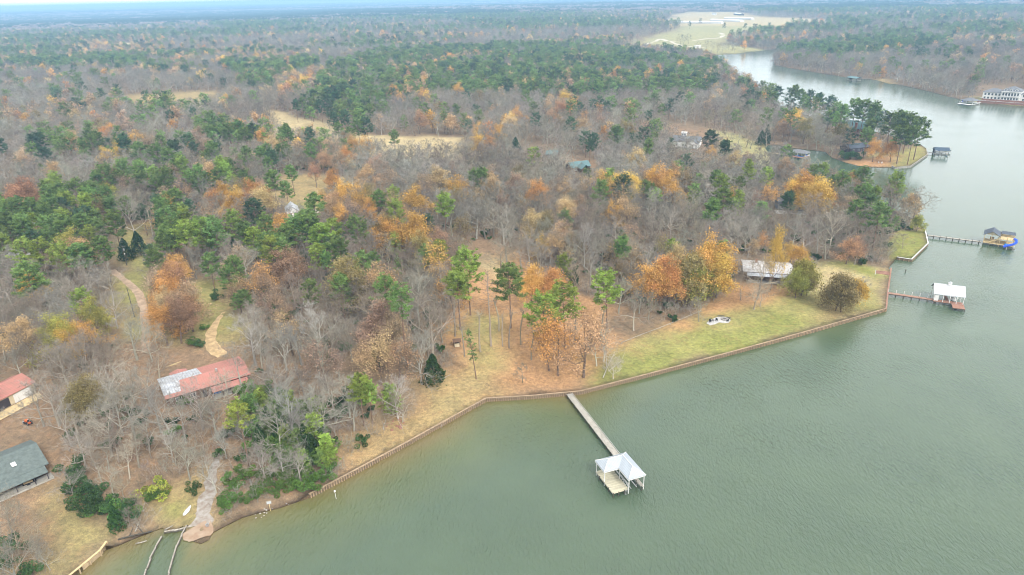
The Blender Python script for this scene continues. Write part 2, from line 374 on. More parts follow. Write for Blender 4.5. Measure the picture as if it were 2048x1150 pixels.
SP = np.array([d[0] for d in dens])
nS = len(SP)
allp = [Vector(p) for p in SP] + [Vector(p) for p in P]
edges = [(i, (i+1) % nS) for i in range(nS)]
ov, oe, of, *_ = geometry.delaunay_2d_cdt(allp, edges, [], 0, 1e-5)
V2 = np.array([(v.x, v.y) for v in ov]); FC = np.array([f for f in of if len(f) == 3])
cen = V2[FC].mean(1)
FC = FC[~inside(cen, SHORE)]
Z = gheight(V2)
# vertices on the shore line
used_edges = {}
for f in FC:
    for a, b in ((f[0], f[1]), (f[1], f[2]), (f[2], f[0])):
        k = (min(a, b), max(a, b)); used_edges[k] = used_edges.get(k, 0)+1
bd = [k for k, c in used_edges.items() if c == 1]
mid = np.array([(V2[a]+V2[b])/2 for a, b in bd])
bdd = np.abs(shore_dist(mid)[0]); bd = [k for k, dd in zip(bd, bdd) if dd < .3]
verts = [tuple((x, y, z)) for (x, y), z in zip(V2, Z)]
faces = [tuple(map(int, f)) for f in FC]
low = {}
for a, b in bd:
    for v in (a, b):
        if v not in low: low[v] = len(verts); verts.append((V2[v][0], V2[v][1], -1.5))
    faces.append((a, b, low[b], low[a]))
NV = np.array(verts)
colr = np.zeros((len(NV), 4)); colr[:, 3] = 1
def cover_color(P2):
    c = np.tile(np.array(FLOOR), (len(P2), 1)).astype(float)
    nn = fbm(P2[:, 0], P2[:, 1], 14, 3)
    c *= (0.8+.5*fbm(P2[:, 0], P2[:, 1], 45, 3))[:, None]
    for poly, col, e, op in COVER:
        mn = poly.min(0)-2*e-5; mxx = poly.max(0)+2*e+5
        m = ((P2 > mn) & (P2 < mxx)).all(1)
        if not m.any(): continue
        d = sdist(P2[m], poly) + (nn[m]-.5)*e*3.0
        a = np.clip(d/e*.5+.5, 0, 1)[:, None]; a = a*a*(3-2*a)
        c[m] = c[m]*(1-a) + np.array(col)*a
    return c
colr[:, :3] = cover_color(NV[:, :2])
me = bpy.data.meshes.new('ground'); me.from_pydata(verts, [], faces)
ca = me.color_attributes.new('cover', 'FLOAT_COLOR', 'POINT'); ca.data.foreach_set('color', colr.ravel())
me.polygons.foreach_set('use_smooth', [True]*len(faces))
gm = bpy.data.materials.new('ground_cover'); gm.use_nodes = True; t = gm.node_tree; b = t.nodes['Principled BSDF']
b.inputs['Roughness'].default_value = 1; b.inputs['Specular IOR Level'].default_value = .05
at = t.nodes.new('ShaderNodeAttribute'); at.attribute_name = 'cover'; tc = t.nodes.new('ShaderNodeTexCoord')
def tn(scale, detail=5, rough=.65):
    n = t.nodes.new('ShaderNodeTexNoise'); n.inputs['Scale'].default_value = scale; n.inputs['Detail'].default_value = detail; n.inputs['Roughness'].default_value = rough
    t.links.new(tc.outputs['Object'], n.inputs['Vector']); return n
def tramp(src, stops):
    r = t.nodes.new('ShaderNodeValToRGB'); t.links.new(src, r.inputs[0])
    while len(r.color_ramp.elements) < len(stops): r.color_ramp.elements.new(.5)
    for e, (p_, c_) in zip(r.color_ramp.elements, stops): e.position = p_; e.color = (*c_, 1)
    return r.outputs[0]
def tmix(a, b_, mode='MULTIPLY', f=1.0):
    m = t.nodes.new('ShaderNodeMix'); m.data_type = 'RGBA'; m.blend_type = mode
    if isinstance(f, float): m.inputs[0].default_value = f
    else: t.links.new(f, m.inputs[0])
    t.links.new(a, m.inputs[6])
    if isinstance(b_, tuple): m.inputs[7].default_value = (*b_, 1)
    else: t.links.new(b_, m.inputs[7])
    return m.outputs[2]
n1, n2, n3, n4 = tn(.12), tn(.9), tn(5.5, 3), tn(.35, 6, .7)
c0 = tmix(at.outputs['Color'], tramp(n1.outputs['Fac'], [(.3, (.78, .8, .8)), (.7, (1.2, 1.18, 1.12))]))
c0 = tmix(c0, tramp(n2.outputs['Fac'], [(.3, (.68, .68, .70)), (.52, (1, 1, 1)), (.72, (1.32, 1.27, 1.2))]))
c0 = tmix(c0, tramp(n3.outputs['Fac'], [(.33, (.6, .6, .62)), (.5, (1, 1, 1)), (.68, (1.5, 1.4, 1.25))]))
# scattered dry leaves drift in patches over everything
c0 = tmix(c0, (.34, .18, .095), 'MIX', tramp(n4.outputs['Fac'], [(.52, (0, 0, 0)), (.72, (.36, .36, .36))]))
t.links.new(c0, b.inputs['Base Color'])
bp = t.nodes.new('ShaderNodeBump'); bp.inputs['Strength'].default_value = .5; bp.inputs['Distance'].default_value = .2
t.links.new(n2.outputs['Fac'], bp.inputs['Height']); t.links.new(bp.outputs[0], b.inputs['Normal'])
me.materials.append(gm)
ground = bpy.data.objects.new('ground', me); COL.objects.link(ground)
tag(ground, 'brown leaf covered lakeside ground with patches of lawn and dry grass', None, None, 'structure')

# ------------------------------------------------------------------ lake
wx = lines(-200, 300, 3.0, 1.1, -1000, 2500); wy = lines(60, 420, 3.0, 1.08, -700, 2600)
X, Y = np.meshgrid(wx, wy, indexing='ij'); WP = np.stack([X.ravel(), Y.ravel()], 1)
wd, _b = shore_dist(WP); wd = -wd
nx_, ny_ = len(wx), len(wy)
keep = (wd > -60).reshape(nx_, ny_)
idx = -np.ones(nx_*ny_, int); fs = []; cells = keep[:-1, :-1] & keep[1:, :-1] & keep[:-1, 1:] & keep[1:, 1:]
ii, jj = np.nonzero(cells)
q = np.stack([ii*ny_+jj, (ii+1)*ny_+jj, (ii+1)*ny_+jj+1, ii*ny_+jj+1], 1)
u, inv = np.unique(q, return_inverse=True)
me = bpy.data.meshes.new('lake_water'); me.from_pydata([(x, y, 0) for x, y in WP[u]], [], [tuple(map(int, r)) for r in inv.reshape(q.shape)])
# depth of the water, from soundings guessed off the photograph: shelf along the bank, deeper offshore
xx, yy = WP[u][:, 0], WP[u][:, 1]
dep = np.maximum(wd[u], 0)*.24
dep = dep + np.clip((xx-15)/30, 0, 1)*3.0 + (fbm(xx, yy, 22, 3)-.5)*1.6 + np.clip((yy-215)/60, 0, 1)*3
# dredged boat slip between the two log walls
slip = POLY('327,1070 352,1066 335,1160 280,1160', 0); dep += np.clip(sdist(WP[u], slip)/2+1, 0, 1)*2.5
da = me.attributes.new('depth', 'FLOAT', 'POINT'); da.data.foreach_set('value', dep.astype(float))
# the open reach near the boathouse is choppy, the sheltered arm of the lake to the north-east lies calmer
ch = me.attributes.new('chop', 'FLOAT', 'POINT'); ch.data.foreach_set('value', np.clip(1.15-np.clip((np.hypot(xx, yy)-110)/260, 0, 1)*.98, .12, 1.15).astype(float))
wm = bpy.data.materials.new('lake_water'); wm.use_nodes = True; t = wm.node_tree; b = t.nodes['Principled BSDF']
tc = t.nodes.new('ShaderNodeTexCoord'); at = t.nodes.new('ShaderNodeAttribute'); at.attribute_name = 'depth'
mr = t.nodes.new('ShaderNodeMapRange'); mr.inputs[1].default_value = 0; mr.inputs[2].default_value = 5.5; t.links.new(at.outputs['Fac'], mr.inputs[0])
wc = tramp(mr.outputs[0], [(0, (.15, .12, .05)), (.14, (.115, .115, .045)), (.4, (.082, .105, .048)), (1, (.062, .095, .057))])
nb = tn(.05, 3); wc = tmix(wc, tramp(nb.outputs['Fac'], [(.3, (.92, .93, .95)), (.7, (1.08, 1.07, 1.05))]))
t.links.new(wc, b.inputs['Base Color'])
b.inputs['Roughness'].default_value = .12; b.inputs['IOR'].default_value = 1.333; b.inputs['Specular IOR Level'].default_value = .85
mpw = t.nodes.new('ShaderNodeMapping'); mpw.inputs['Rotation'].default_value = (0, 0, rad(35)); mpw.inputs['Scale'].default_value = (1, .45, 1)
t.links.new(tc.outputs['Object'], mpw.inputs[0])
wa = t.nodes.new('ShaderNodeTexNoise'); wa.inputs['Scale'].default_value = 1.5; wa.inputs['Detail'].default_value = 3; wa.inputs['Roughness'].default_value = .55; wa.inputs['Distortion'].default_value = .4
t.links.new(mpw.outputs[0], wa.inputs['Vector'])
wb = t.nodes.new('ShaderNodeTexNoise'); wb.inputs['Scale'].default_value = .045; wb.inputs['Detail'].default_value = 2; t.links.new(tc.outputs['Object'], wb.inputs['Vector'])
gust = t.nodes.new('ShaderNodeMapRange'); gust.inputs[1].default_value = .3; gust.inputs[2].default_value = .7; gust.inputs[3].default_value = .3; gust.inputs[4].default_value = 1.0; t.links.new(wb.outputs['Fac'], gust.inputs[0])
bp = t.nodes.new('ShaderNodeBump'); bp.inputs['Distance'].default_value = .5; ac = t.nodes.new('ShaderNodeAttribute'); ac.attribute_name = 'chop'; mc = t.nodes.new('ShaderNodeMath'); mc.operation = 'MULTIPLY'
t.links.new(gust.outputs[0], mc.inputs[0]); t.links.new(ac.outputs['Fac'], mc.inputs[1]); t.links.new(mc.outputs[0], bp.inputs['Strength'])
t.links.new(wa.outputs['Fac'], bp.inputs['Height']); t.links.new(bp.outputs[0], b.inputs['Normal'])
me.materials.append(wm)
lake = bpy.data.objects.new('lake_water', me); COL.objects.link(lake); tag(lake, 'calm green lake water with small ripples', None, None, 'structure')

# ------------------------------------------------------------------ haze
hb = MB(); hb.box((0, 11000, 63.9), (43000, 25000, 135.8)); hz = hb.build('haze', bpy.data.materials.new('haze'))
hm = hz.data.materials[0]; hm.use_nodes = True; t = hm.node_tree; t.nodes.clear(); o = t.nodes.new('ShaderNodeOutputMaterial')
pv = t.nodes.new('ShaderNodeVolumePrincipled'); pv.inputs['Density'].default_value = 2.1e-4; pv.inputs['Color'].default_value = (.40, .69, 1, 1); pv.inputs['Anisotropy'].default_value = 0.1
t.links.new(pv.outputs[0], o.inputs['Volume'])
tag(hz, 'pale blue winter haze over the far woods', None, None, 'stuff')

# ================================================================== trees
def npmesh(name, parts, mats):
    """parts: list of (verts Nx3, tri faces Mx3, tone per face, material index)"""
    vs, fs, tn_, mi = [], [], [], []; o = 0
    for v, f, tone, m in parts:
        vs.append(v); fs.append(f+o); o += len(v); tn_.append(tone); mi.append(np.full(len(f), m))
    v = np.concatenate(vs); f = np.concatenate(fs); tone = np.concatenate(tn_); mi = np.concatenate(mi)
    me = bpy.data.meshes.new(name); me.vertices.add(len(v)); me.vertices.foreach_set('co', v.astype(np.float32).ravel())
    me.loops.add(len(f)*3); me.loops.foreach_set('vertex_index', f.astype(np.int32).ravel())
    me.polygons.add(len(f)); me.polygons.foreach_set('loop_start', np.arange(0, len(f)*3, 3, dtype=np.int32))
    me.polygons.foreach_set('material_index', mi.astype(np.int32))
    a = me.attributes.new('tone', 'FLOAT', 'FACE'); a.data.foreach_set('value', tone.astype(np.float32))
    for m in mats: me.materials.append(m)
    me.update(calc_edges=True); return me
def unit(a): return a/np.maximum(np.linalg.norm(a, axis=-1, keepdims=True), 1e-9)
def tubes(S, n, tone=.5):
    """S: (k, 8) p0 p1 r0 r1"""
    S = np.asarray(S, float); p0, p1, r0, r1 = S[:, :3], S[:, 3:6], S[:, 6], S[:, 7]
    d = unit(p1-p0); up = np.where(np.abs(d[:, 2:3]) < .9, [[0, 0, 1.]], [[1., 0, 0]]); a = unit(np.cross(d, up)); b = np.cross(d, a)
    an = np.arange(n)*2*np.pi/n
    ring = a[:, None]*np.cos(an)[None, :, None] + b[:, None]*np.sin(an)[None, :, None]
    v0 = p0[:, None]+ring*r0[:, None, None]; v1 = p1[:, None]+ring*r1[:, None, None]
    v = np.concatenate([v0, v1], 1).reshape(-1, 3); k = len(S); base = (np.arange(k)*2*n)[:, None]
    i = np.arange(n)[None]; j = (np.arange(n)+1)[None] % n
    t1 = np.stack([base+i, base+j, base+n+j], -1).reshape(-1, 3); t2 = np.stack([base+i, base+n+j, base+n+i], -1).reshape(-1, 3)
    f = np.concatenate([t1, t2]); return v, f, np.full(len(f), tone)+0.0
def spikes(p, d, wid, R, tone):
    """thin triangles from p along d (with length)"""
    s = unit(np.cross(d, R.normal(size=p.shape)))*np.asarray(wid).reshape(-1, 1)/2
    v = np.stack([p-s, p+s, p+d], 1).reshape(-1, 3); f = np.arange(len(p)*3).reshape(-1, 3); return v, f, tone
def flakes(c, size, R, tone, flat=0.0):
    a = unit(R.normal(size=c.shape)*[1, 1, 1-flat]); b = unit(np.cross(a, R.normal(size=c.shape)*[1, 1, 1+flat]))
    size = np.asarray(size).reshape(-1, 1)
    v = np.stack([c-a*size*.5-b*size*.3, c+a*size*.5-b*size*.25, c+b*size*.6], 1).reshape(-1, 3)
    f = np.arange(len(c)*3).reshape(-1, 3); return v, f, tone

def grow(R, segs, tips, p, d, L, r, lev, maxlev, kids, up=.12, wig=.22, kk=3):
    k = kk if lev < maxlev else 2
    pts = [p]; rr = [r]; dd = d
    for i in range(k):
        dd = unit(dd + R.normal(size=3)*wig + np.array([0, 0, up])); p = p+dd*L/k; pts.append(p); r2 = r*(1-.72*(i+1)/k); segs[lev].append((*pts[-2], *p, rr[-1], r2)); rr.append(r2)
    tips.append((p, dd, lev))
    if lev < maxlev:
        for c in range(kids[lev]):
            t_ = .25+.75*(c+R.random())/kids[lev]; t_ = min(t_, .98); s = t_*k; i = int(s); q = pts[i]+(pts[i+1]-pts[i])*(s-i)
            ax = unit(np.cross(dd, R.normal(size=3))); ang = R.uniform(.5, 1.05)
            nd = unit(dd*math.cos(ang)+ax*math.sin(ang)); cl_ = L*R.uniform(.42, .68)*(1.15-.35*t_)
            grow(R, segs, tips, q, nd, cl_, max(rr[i]*.55, .012), lev+1, maxlev, kids, up, wig, kk)

def broadleaf(seed, H=14., spread=.42, trunk=.3, nl=7, kids=(5, 5), maxlev=2, twigs=7, leaves=0, lsize=.4, tw=.05, tlen=1.1, lean=0., lspread=.55, ns=5):
    """returns trunk mesh parts and crown mesh parts of a broadleaf tree, bare when leaves = 0"""
    R = np.random.default_rng(seed); segs = {0: [], 1: [], 2: [], 3: []}; tips = []
    h0 = H*trunk; r0 = .021*H*(.55+.45*spread/.42); T = []
    p = np.array([0, 0, -.3]); d = np.array([lean, 0, 1.]); k = 4; r = r0*1.25
    fork = []
    for i in range(k+4):
        step = (h0+.3)/k if i < k else (H*.62-h0)/4
        d = unit(d+R.normal(size=3)*.07+[0, 0, .15]); q = p+d*step; r2 = r0*(1-.06*i) if i < k else r0*.75*(1-(i-k+1)/4.6)
        T.append((*p, *q, r, r2)); p, r = q, r2
        if i >= k-1: fork.append((q, r2, d))
    a0 = R.random()*6.28
    for j in range(nl):
        u = (j+.2)/nl; q, rr, dd = fork[min(int(u*len(fork)), len(fork)-1)]
        az = a0+j*2.4+R.normal()*.25; el = rad(18+52*u)+R.normal()*.12
        L = H*spread*(1.15-.35*u)*R.uniform(.85, 1.12)
        grow(R, segs, tips, q, np.array([math.cos(az)*math.cos(el), math.sin(az)*math.cos(el), math.sin(el)]), L, max(rr*.55, r0*.28), 0, maxlev, kids)
    q, rr, dd = fork[-1]; grow(R, segs, tips, q, dd, H*.42, rr, 0, maxlev, kids)
    crown = []
    for l, s in segs.items():
        if s: v, f, tt = tubes(s, 4 if l == 0 else 3); crown.append((v, f, tt+(.17 if l < 2 else .02)+R.normal(size=len(f))*.05, 0))
    fine = [(p_, d_) for p_, d_, l in tips if l >= maxlev-1]
    P_ = np.array([x[0] for x in fine]); D_ = np.array([x[1] for x in fine])
    if twigs:
        pp = np.repeat(P_, twigs, 0); dd = np.repeat(D_, twigs, 0)
        pp = pp - dd*R.random((len(pp), 1))*.9; nd = unit(dd*.8+R.normal(size=dd.shape)*.75+[0, 0, .15])*R.uniform(.5, 1.2, (len(pp), 1))*tlen
        crown.append((*spikes(pp, nd, tw*R.uniform(.6, 1.3, len(pp)), R, R.uniform(.08, .55, len(pp))), 0))
    if leaves:
        ct = R.uniform(.15, .85, len(P_))
        pp = np.repeat(P_, leaves, 0) + R.normal(size=(len(P_)*leaves, 3))*lspread
        crown.append((*flakes(pp, lsize*R.uniform(.6, 1.3, len(pp)), R, np.clip(np.repeat(ct, leaves)+R.normal(size=len(pp))*.15, 0, 1)), 1))
    v, f, tt = tubes(T, ns+3); trunk_ = [(v, f, tt, 0)]
    return trunk_, crown

def pine(seed, H=20., cb=.52, rad_=3.6, nb=34, tufts=6, ntri=18, ts=.5, lean=0.02, sparse=0, top=.5, ns=7):
    R = np.random.default_rng(seed); T = []; p = np.array([0, 0, -.3]); d = unit(np.array([lean, 0, 1.])); r = .0135*H; k = 8; pts = [p]
    for i in range(k):
        d = unit(d+R.normal(size=3)*.012+[0, 0, .02]); q = p+d*(H*.985+.3)/k; r2 = .0125*H*(1-.88*(i+1)/k)+.02; T.append((*p, *q, r, r2)); p, r = q, r2; pts.append(p)
    pts = np.array(pts)
    def at(z):
        u = np.clip(z/(H*.985)*k, 0, k-1e-3); i = int(u); return pts[i]+(pts[i+1]-pts[i])*(u-i)
    B = []; C_, CT = [], []
    for j in range(nb):
        u = ((j+.5)/nb)**.85; z = H*(cb+(1-cb)*u*.97); q = at(z)
        prof = math.sqrt(max(.12, 1-((u-.3)/.78)**2))
        L = rad_*max(prof, .22)*R.uniform(.6, 1.15); az = j*2.4+R.normal()*.4; el = rad(-8+48*u)+R.normal()*.12
        dd = np.array([math.cos(az)*math.cos(el), math.sin(az)*math.cos(el), math.sin(el)]); m = q+dd*L*.55; e = m+unit(dd+[0, 0, .35])*L*.45
        B += [(*q, *m, .07, .05), (*m, *e, .05, .02)]
        tone = R.uniform(.2, .85); nt_ = max(2, int(tufts*L/rad_+.5))
        for i in range(nt_):
            s = .42+.6*(i+R.random()*.6)/nt_; c = (q+(m-q)*s/.55) if s < .55 else m+(e-m)*(s-.55)/.45
            C_.append(c+R.normal(size=3)*[.42, .42, .22]); CT.append(np.clip(tone+R.normal()*.13, 0, 1))
    for j in range(sparse):   # dead stubs under the crown
        z = H*R.uniform(.22, cb); q = at(z); az = R.random()*6.28; L = R.uniform(.5, 1.6); B.append((*q, *(q+np.array([math.cos(az), math.sin(az), .1])*L), .04, .015))
    C_ = np.array(C_); CT = np.array(CT); pp = np.repeat(C_, ntri, 0)
    o = unit(R.normal(size=pp.shape)+[0, 0, .25])*np.array([1, 1, .75]); base = pp+o*R.random((len(pp), 1))*.28*ts/.5
    tri = spikes(base, o*ts*R.uniform(.7, 1.35, (len(pp), 1)), .42*ts, R, np.clip(np.repeat(CT, ntri)+R.normal(size=len(pp))*.14, 0, 1))
    v, f, tt = tubes(B, 3, .4); crown = [(v, f, tt, 0), (*tri, 1)]
    v, f, tt = tubes(T, ns); return [(v, f, tt, 0)], crown

def conifer(seed, H=7., rad_=1.9, n=2600, s=.34):      # cedar: dense cone to the ground
    R = np.random.default_rng(seed); u = R.random(n)**.75; az = R.random(n)*6.283; lump = 1+.22*np.sin(az*3+u*9)+.16*np.sin(az*7-u*17)
    rr = rad_*(1-u)**.75*lump*np.sqrt(R.uniform(.35, 1, n)); c = np.stack([np.cos(az)*rr, np.sin(az)*rr, .25+u*H], 1)
    T = [(0, 0, -.3, 0, 0, H*.9, .14, .03)]; v, f, tt = tubes(T, 6)
    tone = np.clip(.5+.25*np.sin(az*5+u*23)+R.normal(size=n)*.18, 0, 1); return [(v, f, tt, 0)], [(*flakes(c, s*R.uniform(.6, 1.3, n), R, tone), 1)]
def shrub(seed, H=3., W_=2.2, n=1500, s=.24, lobes=9):   # evergreen bush
    R = np.random.default_rng(seed); lc = np.stack([R.normal(size=lobes)*W_*.42, R.normal(size=lobes)*W_*.42, R.uniform(.25, .72, lobes)*H], 1); lr = R.uniform(.28, .5, lobes)*W_*.75; lt = R.uniform(.2, .8, lobes)
    k = R.integers(0, lobes, n); d = unit(R.normal(size=(n, 3))); c = lc[k]+d*(lr[k]*R.uniform(.72, 1.06, n))[:, None]*[1, 1, .8]; c[:, 2] = np.maximum(c[:, 2], .05)
    S = []
    for i in range(lobes): S.append((0, 0, -.2, *lc[i], .06, .02))
    v, f, tt = tubes(S, 3); return [(v, f, tt, 0)], [(*flakes(c, s*R.uniform(.6, 1.4, n), R, np.clip(lt[k]+R.normal(size=n)*.18, 0, 1)), 1)]
def brush(seed, H=2.2, n=26):
    R = np.random.default_rng(seed); S = []; P_, D_ = [], []
    for i in range(n):
        b_ = R.normal(size=3)*[1.1, 1.1, 0]; d = unit(np.array([*R.normal(size=2)*.45, 1.])); L = H*R.uniform(.5, 1.1); e = b_+d*L; S.append((*b_, *e, .022, .01))
        for j in range(9): P_.append(b_+d*L*R.uniform(.25, 1)); D_.append(unit(d+R.normal(size=3)*.7)*R.uniform(.4, 1))
    v, f, tt = tubes(S, 3); return [], [(v, f, tt, 0), (*spikes(np.array(P_), np.array(D_), np.full(len(P_), .045), R, R.uniform(.2, .8, len(P_))), 0)]
def grove(seed, kind, n=7, W_=34.):
    """far-off woods: several crowns in one clump"""
    R = np.random.default_rng(seed); out = []
    for i in range(n):
        a = R.random()*6.28; q = W_*.5*math.sqrt(R.random()); cx, cy_ = math.cos(a)*q, math.sin(a)*q; h = R.uniform(11, 17) if kind != 'pine' else R.uniform(15, 21); w_ = R.uniform(4.2, 6.2) if kind != 'pine' else R.uniform(3, 4.3)
        m = 95; d = unit(R.normal(size=(m, 3))); d[:, 2] = np.abs(d[:, 2])*1.0-.25; c = np.array([cx, cy_, h-w_*.75])+d*[w_, w_, w_*.75]*R.uniform(.6, 1.05, (m, 1))
        out.append((*flakes(c, (1.9 if kind != 'bare' else 1.3)*R.uniform(.7, 1.3, m), R, np.clip(R.uniform(.25, .75)+R.normal(size=m)*.15, 0, 1)), 1))
        if kind == 'bare':
            p0 = np.array([cx, cy_, 2.])+R.normal(size=(22, 3))*[1, 1, 0]; out.append((*spikes(p0, d[:22]*[w_, w_, 3]+[0, 0, h*.7], np.full(22, .5), R, R.uniform(.1, .6, 22)), 0))
        else: out.append((*spikes(np.array([[cx, cy_, 0.]]), np.array([[0, 0, h]]), [.8], R, np.array([.2])), 0))
    return [], out

GREY, LEAF = M['bark_grey'], M['leaf']
MATS = {'pine_tree': [M['bark_pine'], LEAF], 'bare_tree': [M['bark_grey'], LEAF], 'autumn_tree': [mat('brown_twigs', (.15, .105, .08), noise=.3), LEAF],
        'cedar_tree': [M['bark_pine'], LEAF], 'evergreen_shrub': [mat('shrub_stems', (.13, .10, .08)), LEAF]}
HERO = {}
def tmpl(kind, key, tc_, H):
    tr, cr = tc_; m = MATS[kind]
    HERO.setdefault((kind, key), []).append((npmesh('trunk', tr, [m[0]]), npmesh('crown', cr, m), H))
for s in range(5): tmpl('pine_tree', 'P', pine(100+s, 20., [.5, .56, .46, .6, .52][s], [5.0, 4.4, 5.4, 4.2, 4.8][s], 46, 9, 17, .62, [.02, -.03, .04, 0, -.02][s], 5), 20.)
for s in range(3): tmpl('pine_tree', 'Y', pine(130+s, 12., [.16, .22, .3][s], 3.2, 48, 7, 15, .55, .01), 12.)
for s in range(2): tmpl('pine_tree', 'T', pine(140+s, 24., .74, 4.2, 26, 7, 16, .6, .02*(1-2*s), 16), 24.)     # tall, crown only at the top
for s in range(1): tmpl('pine_tree', 'L', pine(146+s, 14., .38, 1.25, 26, 3, 12, .45, -.09), 14.)                # spindly leaning
for s in range(7): tmpl('bare_tree', 'B', broadleaf(200+s, 14., [.44, .5, .4, .46, .36, .48, .42][s], [.3, .22, .36, .28, .4, .25, .3][s], [7, 8, 6, 8, 6, 8, 7][s], (5, 5), 2, 9, tw=.042), 14.)
for s in range(2): tmpl('bare_tree', 'K', broadleaf(220+s, 24., .12, .75, 6, (4, 3), 2, 3, tw=.04, tlen=.8), 24.)   # bare pole-like trunk
tmpl('bare_tree', 'D', pine(230, 24., .5, 3.0, 46, 1, 0+1, .3, .02), 24.)                                           # leafless cypress
for s in range(4): tmpl('autumn_tree', 'O', broadleaf(300+s, 14., [.38, .42, .35, .4][s], .24, [7, 8, 7, 8][s], (5, 4), 2, 1, leaves=[38, 34, 40, 36][s], lsize=.33, lspread=.75), 14.)
for s in range(3): tmpl('autumn_tree', 'S', broadleaf(320+s, 14., [.36, .4, .33][s], .3, 7, (5, 4), 2, 4, leaves=12, lsize=.30, lspread=.65), 14.)
for s in range(2): tmpl('autumn_tree', 'R', broadleaf(330+s, 9., .5, .12, 10, (6, 4), 2, 1, leaves=22, lsize=.34, lspread=.55), 9.)   # round, low, full
for s in range(2): tmpl('cedar_tree', 'C', conifer(400+s, 7., [1.9, 2.4][s], 3200), 7.)
for s in range(3): tmpl('evergreen_shrub', 'E', shrub(420+s, 3.4, 2.6, 1500), 3.4)

PINE_C = {'b': (.24, .325, .07), 'g': (.145, .215, .065), 'd': (.07, .115, .058), 'y': (.31, .36, .08)}
BARE_C = {'s': (.33, .31, .265), 'g': (.29, .27, .225), 'n': (.26, .225, .175), 'p': (.30, .255, .21), 'd': (.20, .18, .15)}
AUT_C = {'o': (.53, .295, .10), 'y': (.58, .375, .095), 'r': (.30, .19, .12), 'l': (.26, .21, .09), 'k': (.37, .27, .18), 'g': (.33, .32, .08), 't': (.47, .335, .18), 'e': (.40, .235, .135)}
SHR_C = {'g': (.105, .185, .042), 'd': (.06, .115, .04), 'y': (.32, .36, .07)}
COLS = {'pine_tree': PINE_C, 'bare_tree': BARE_C, 'autumn_tree': AUT_C, 'cedar_tree': {'d': (.045, .085, .038), 'g': (.05, .10, .03), 'r': (.30, .13, .07)}, 'evergreen_shrub': SHR_C}
KIND = dict(P='pine_tree', Y='pine_tree', T='pine_tree', L='pine_tree', B='bare_tree', K='bare_tree', D='bare_tree', O='autumn_tree', S='autumn_tree', R='autumn_tree', C='cedar_tree', E='evergreen_shrub')
DEFH = dict(P=18, Y=11, T=24, L=14, B=14, K=20, D=24, O=14, S=15, R=9, C=6.5, E=3.4)
DEFC = dict(P='g', Y='b', T='g', L='b', B='g', K='g', D='d', O='o', S='o', R='l', C='d', E='g')
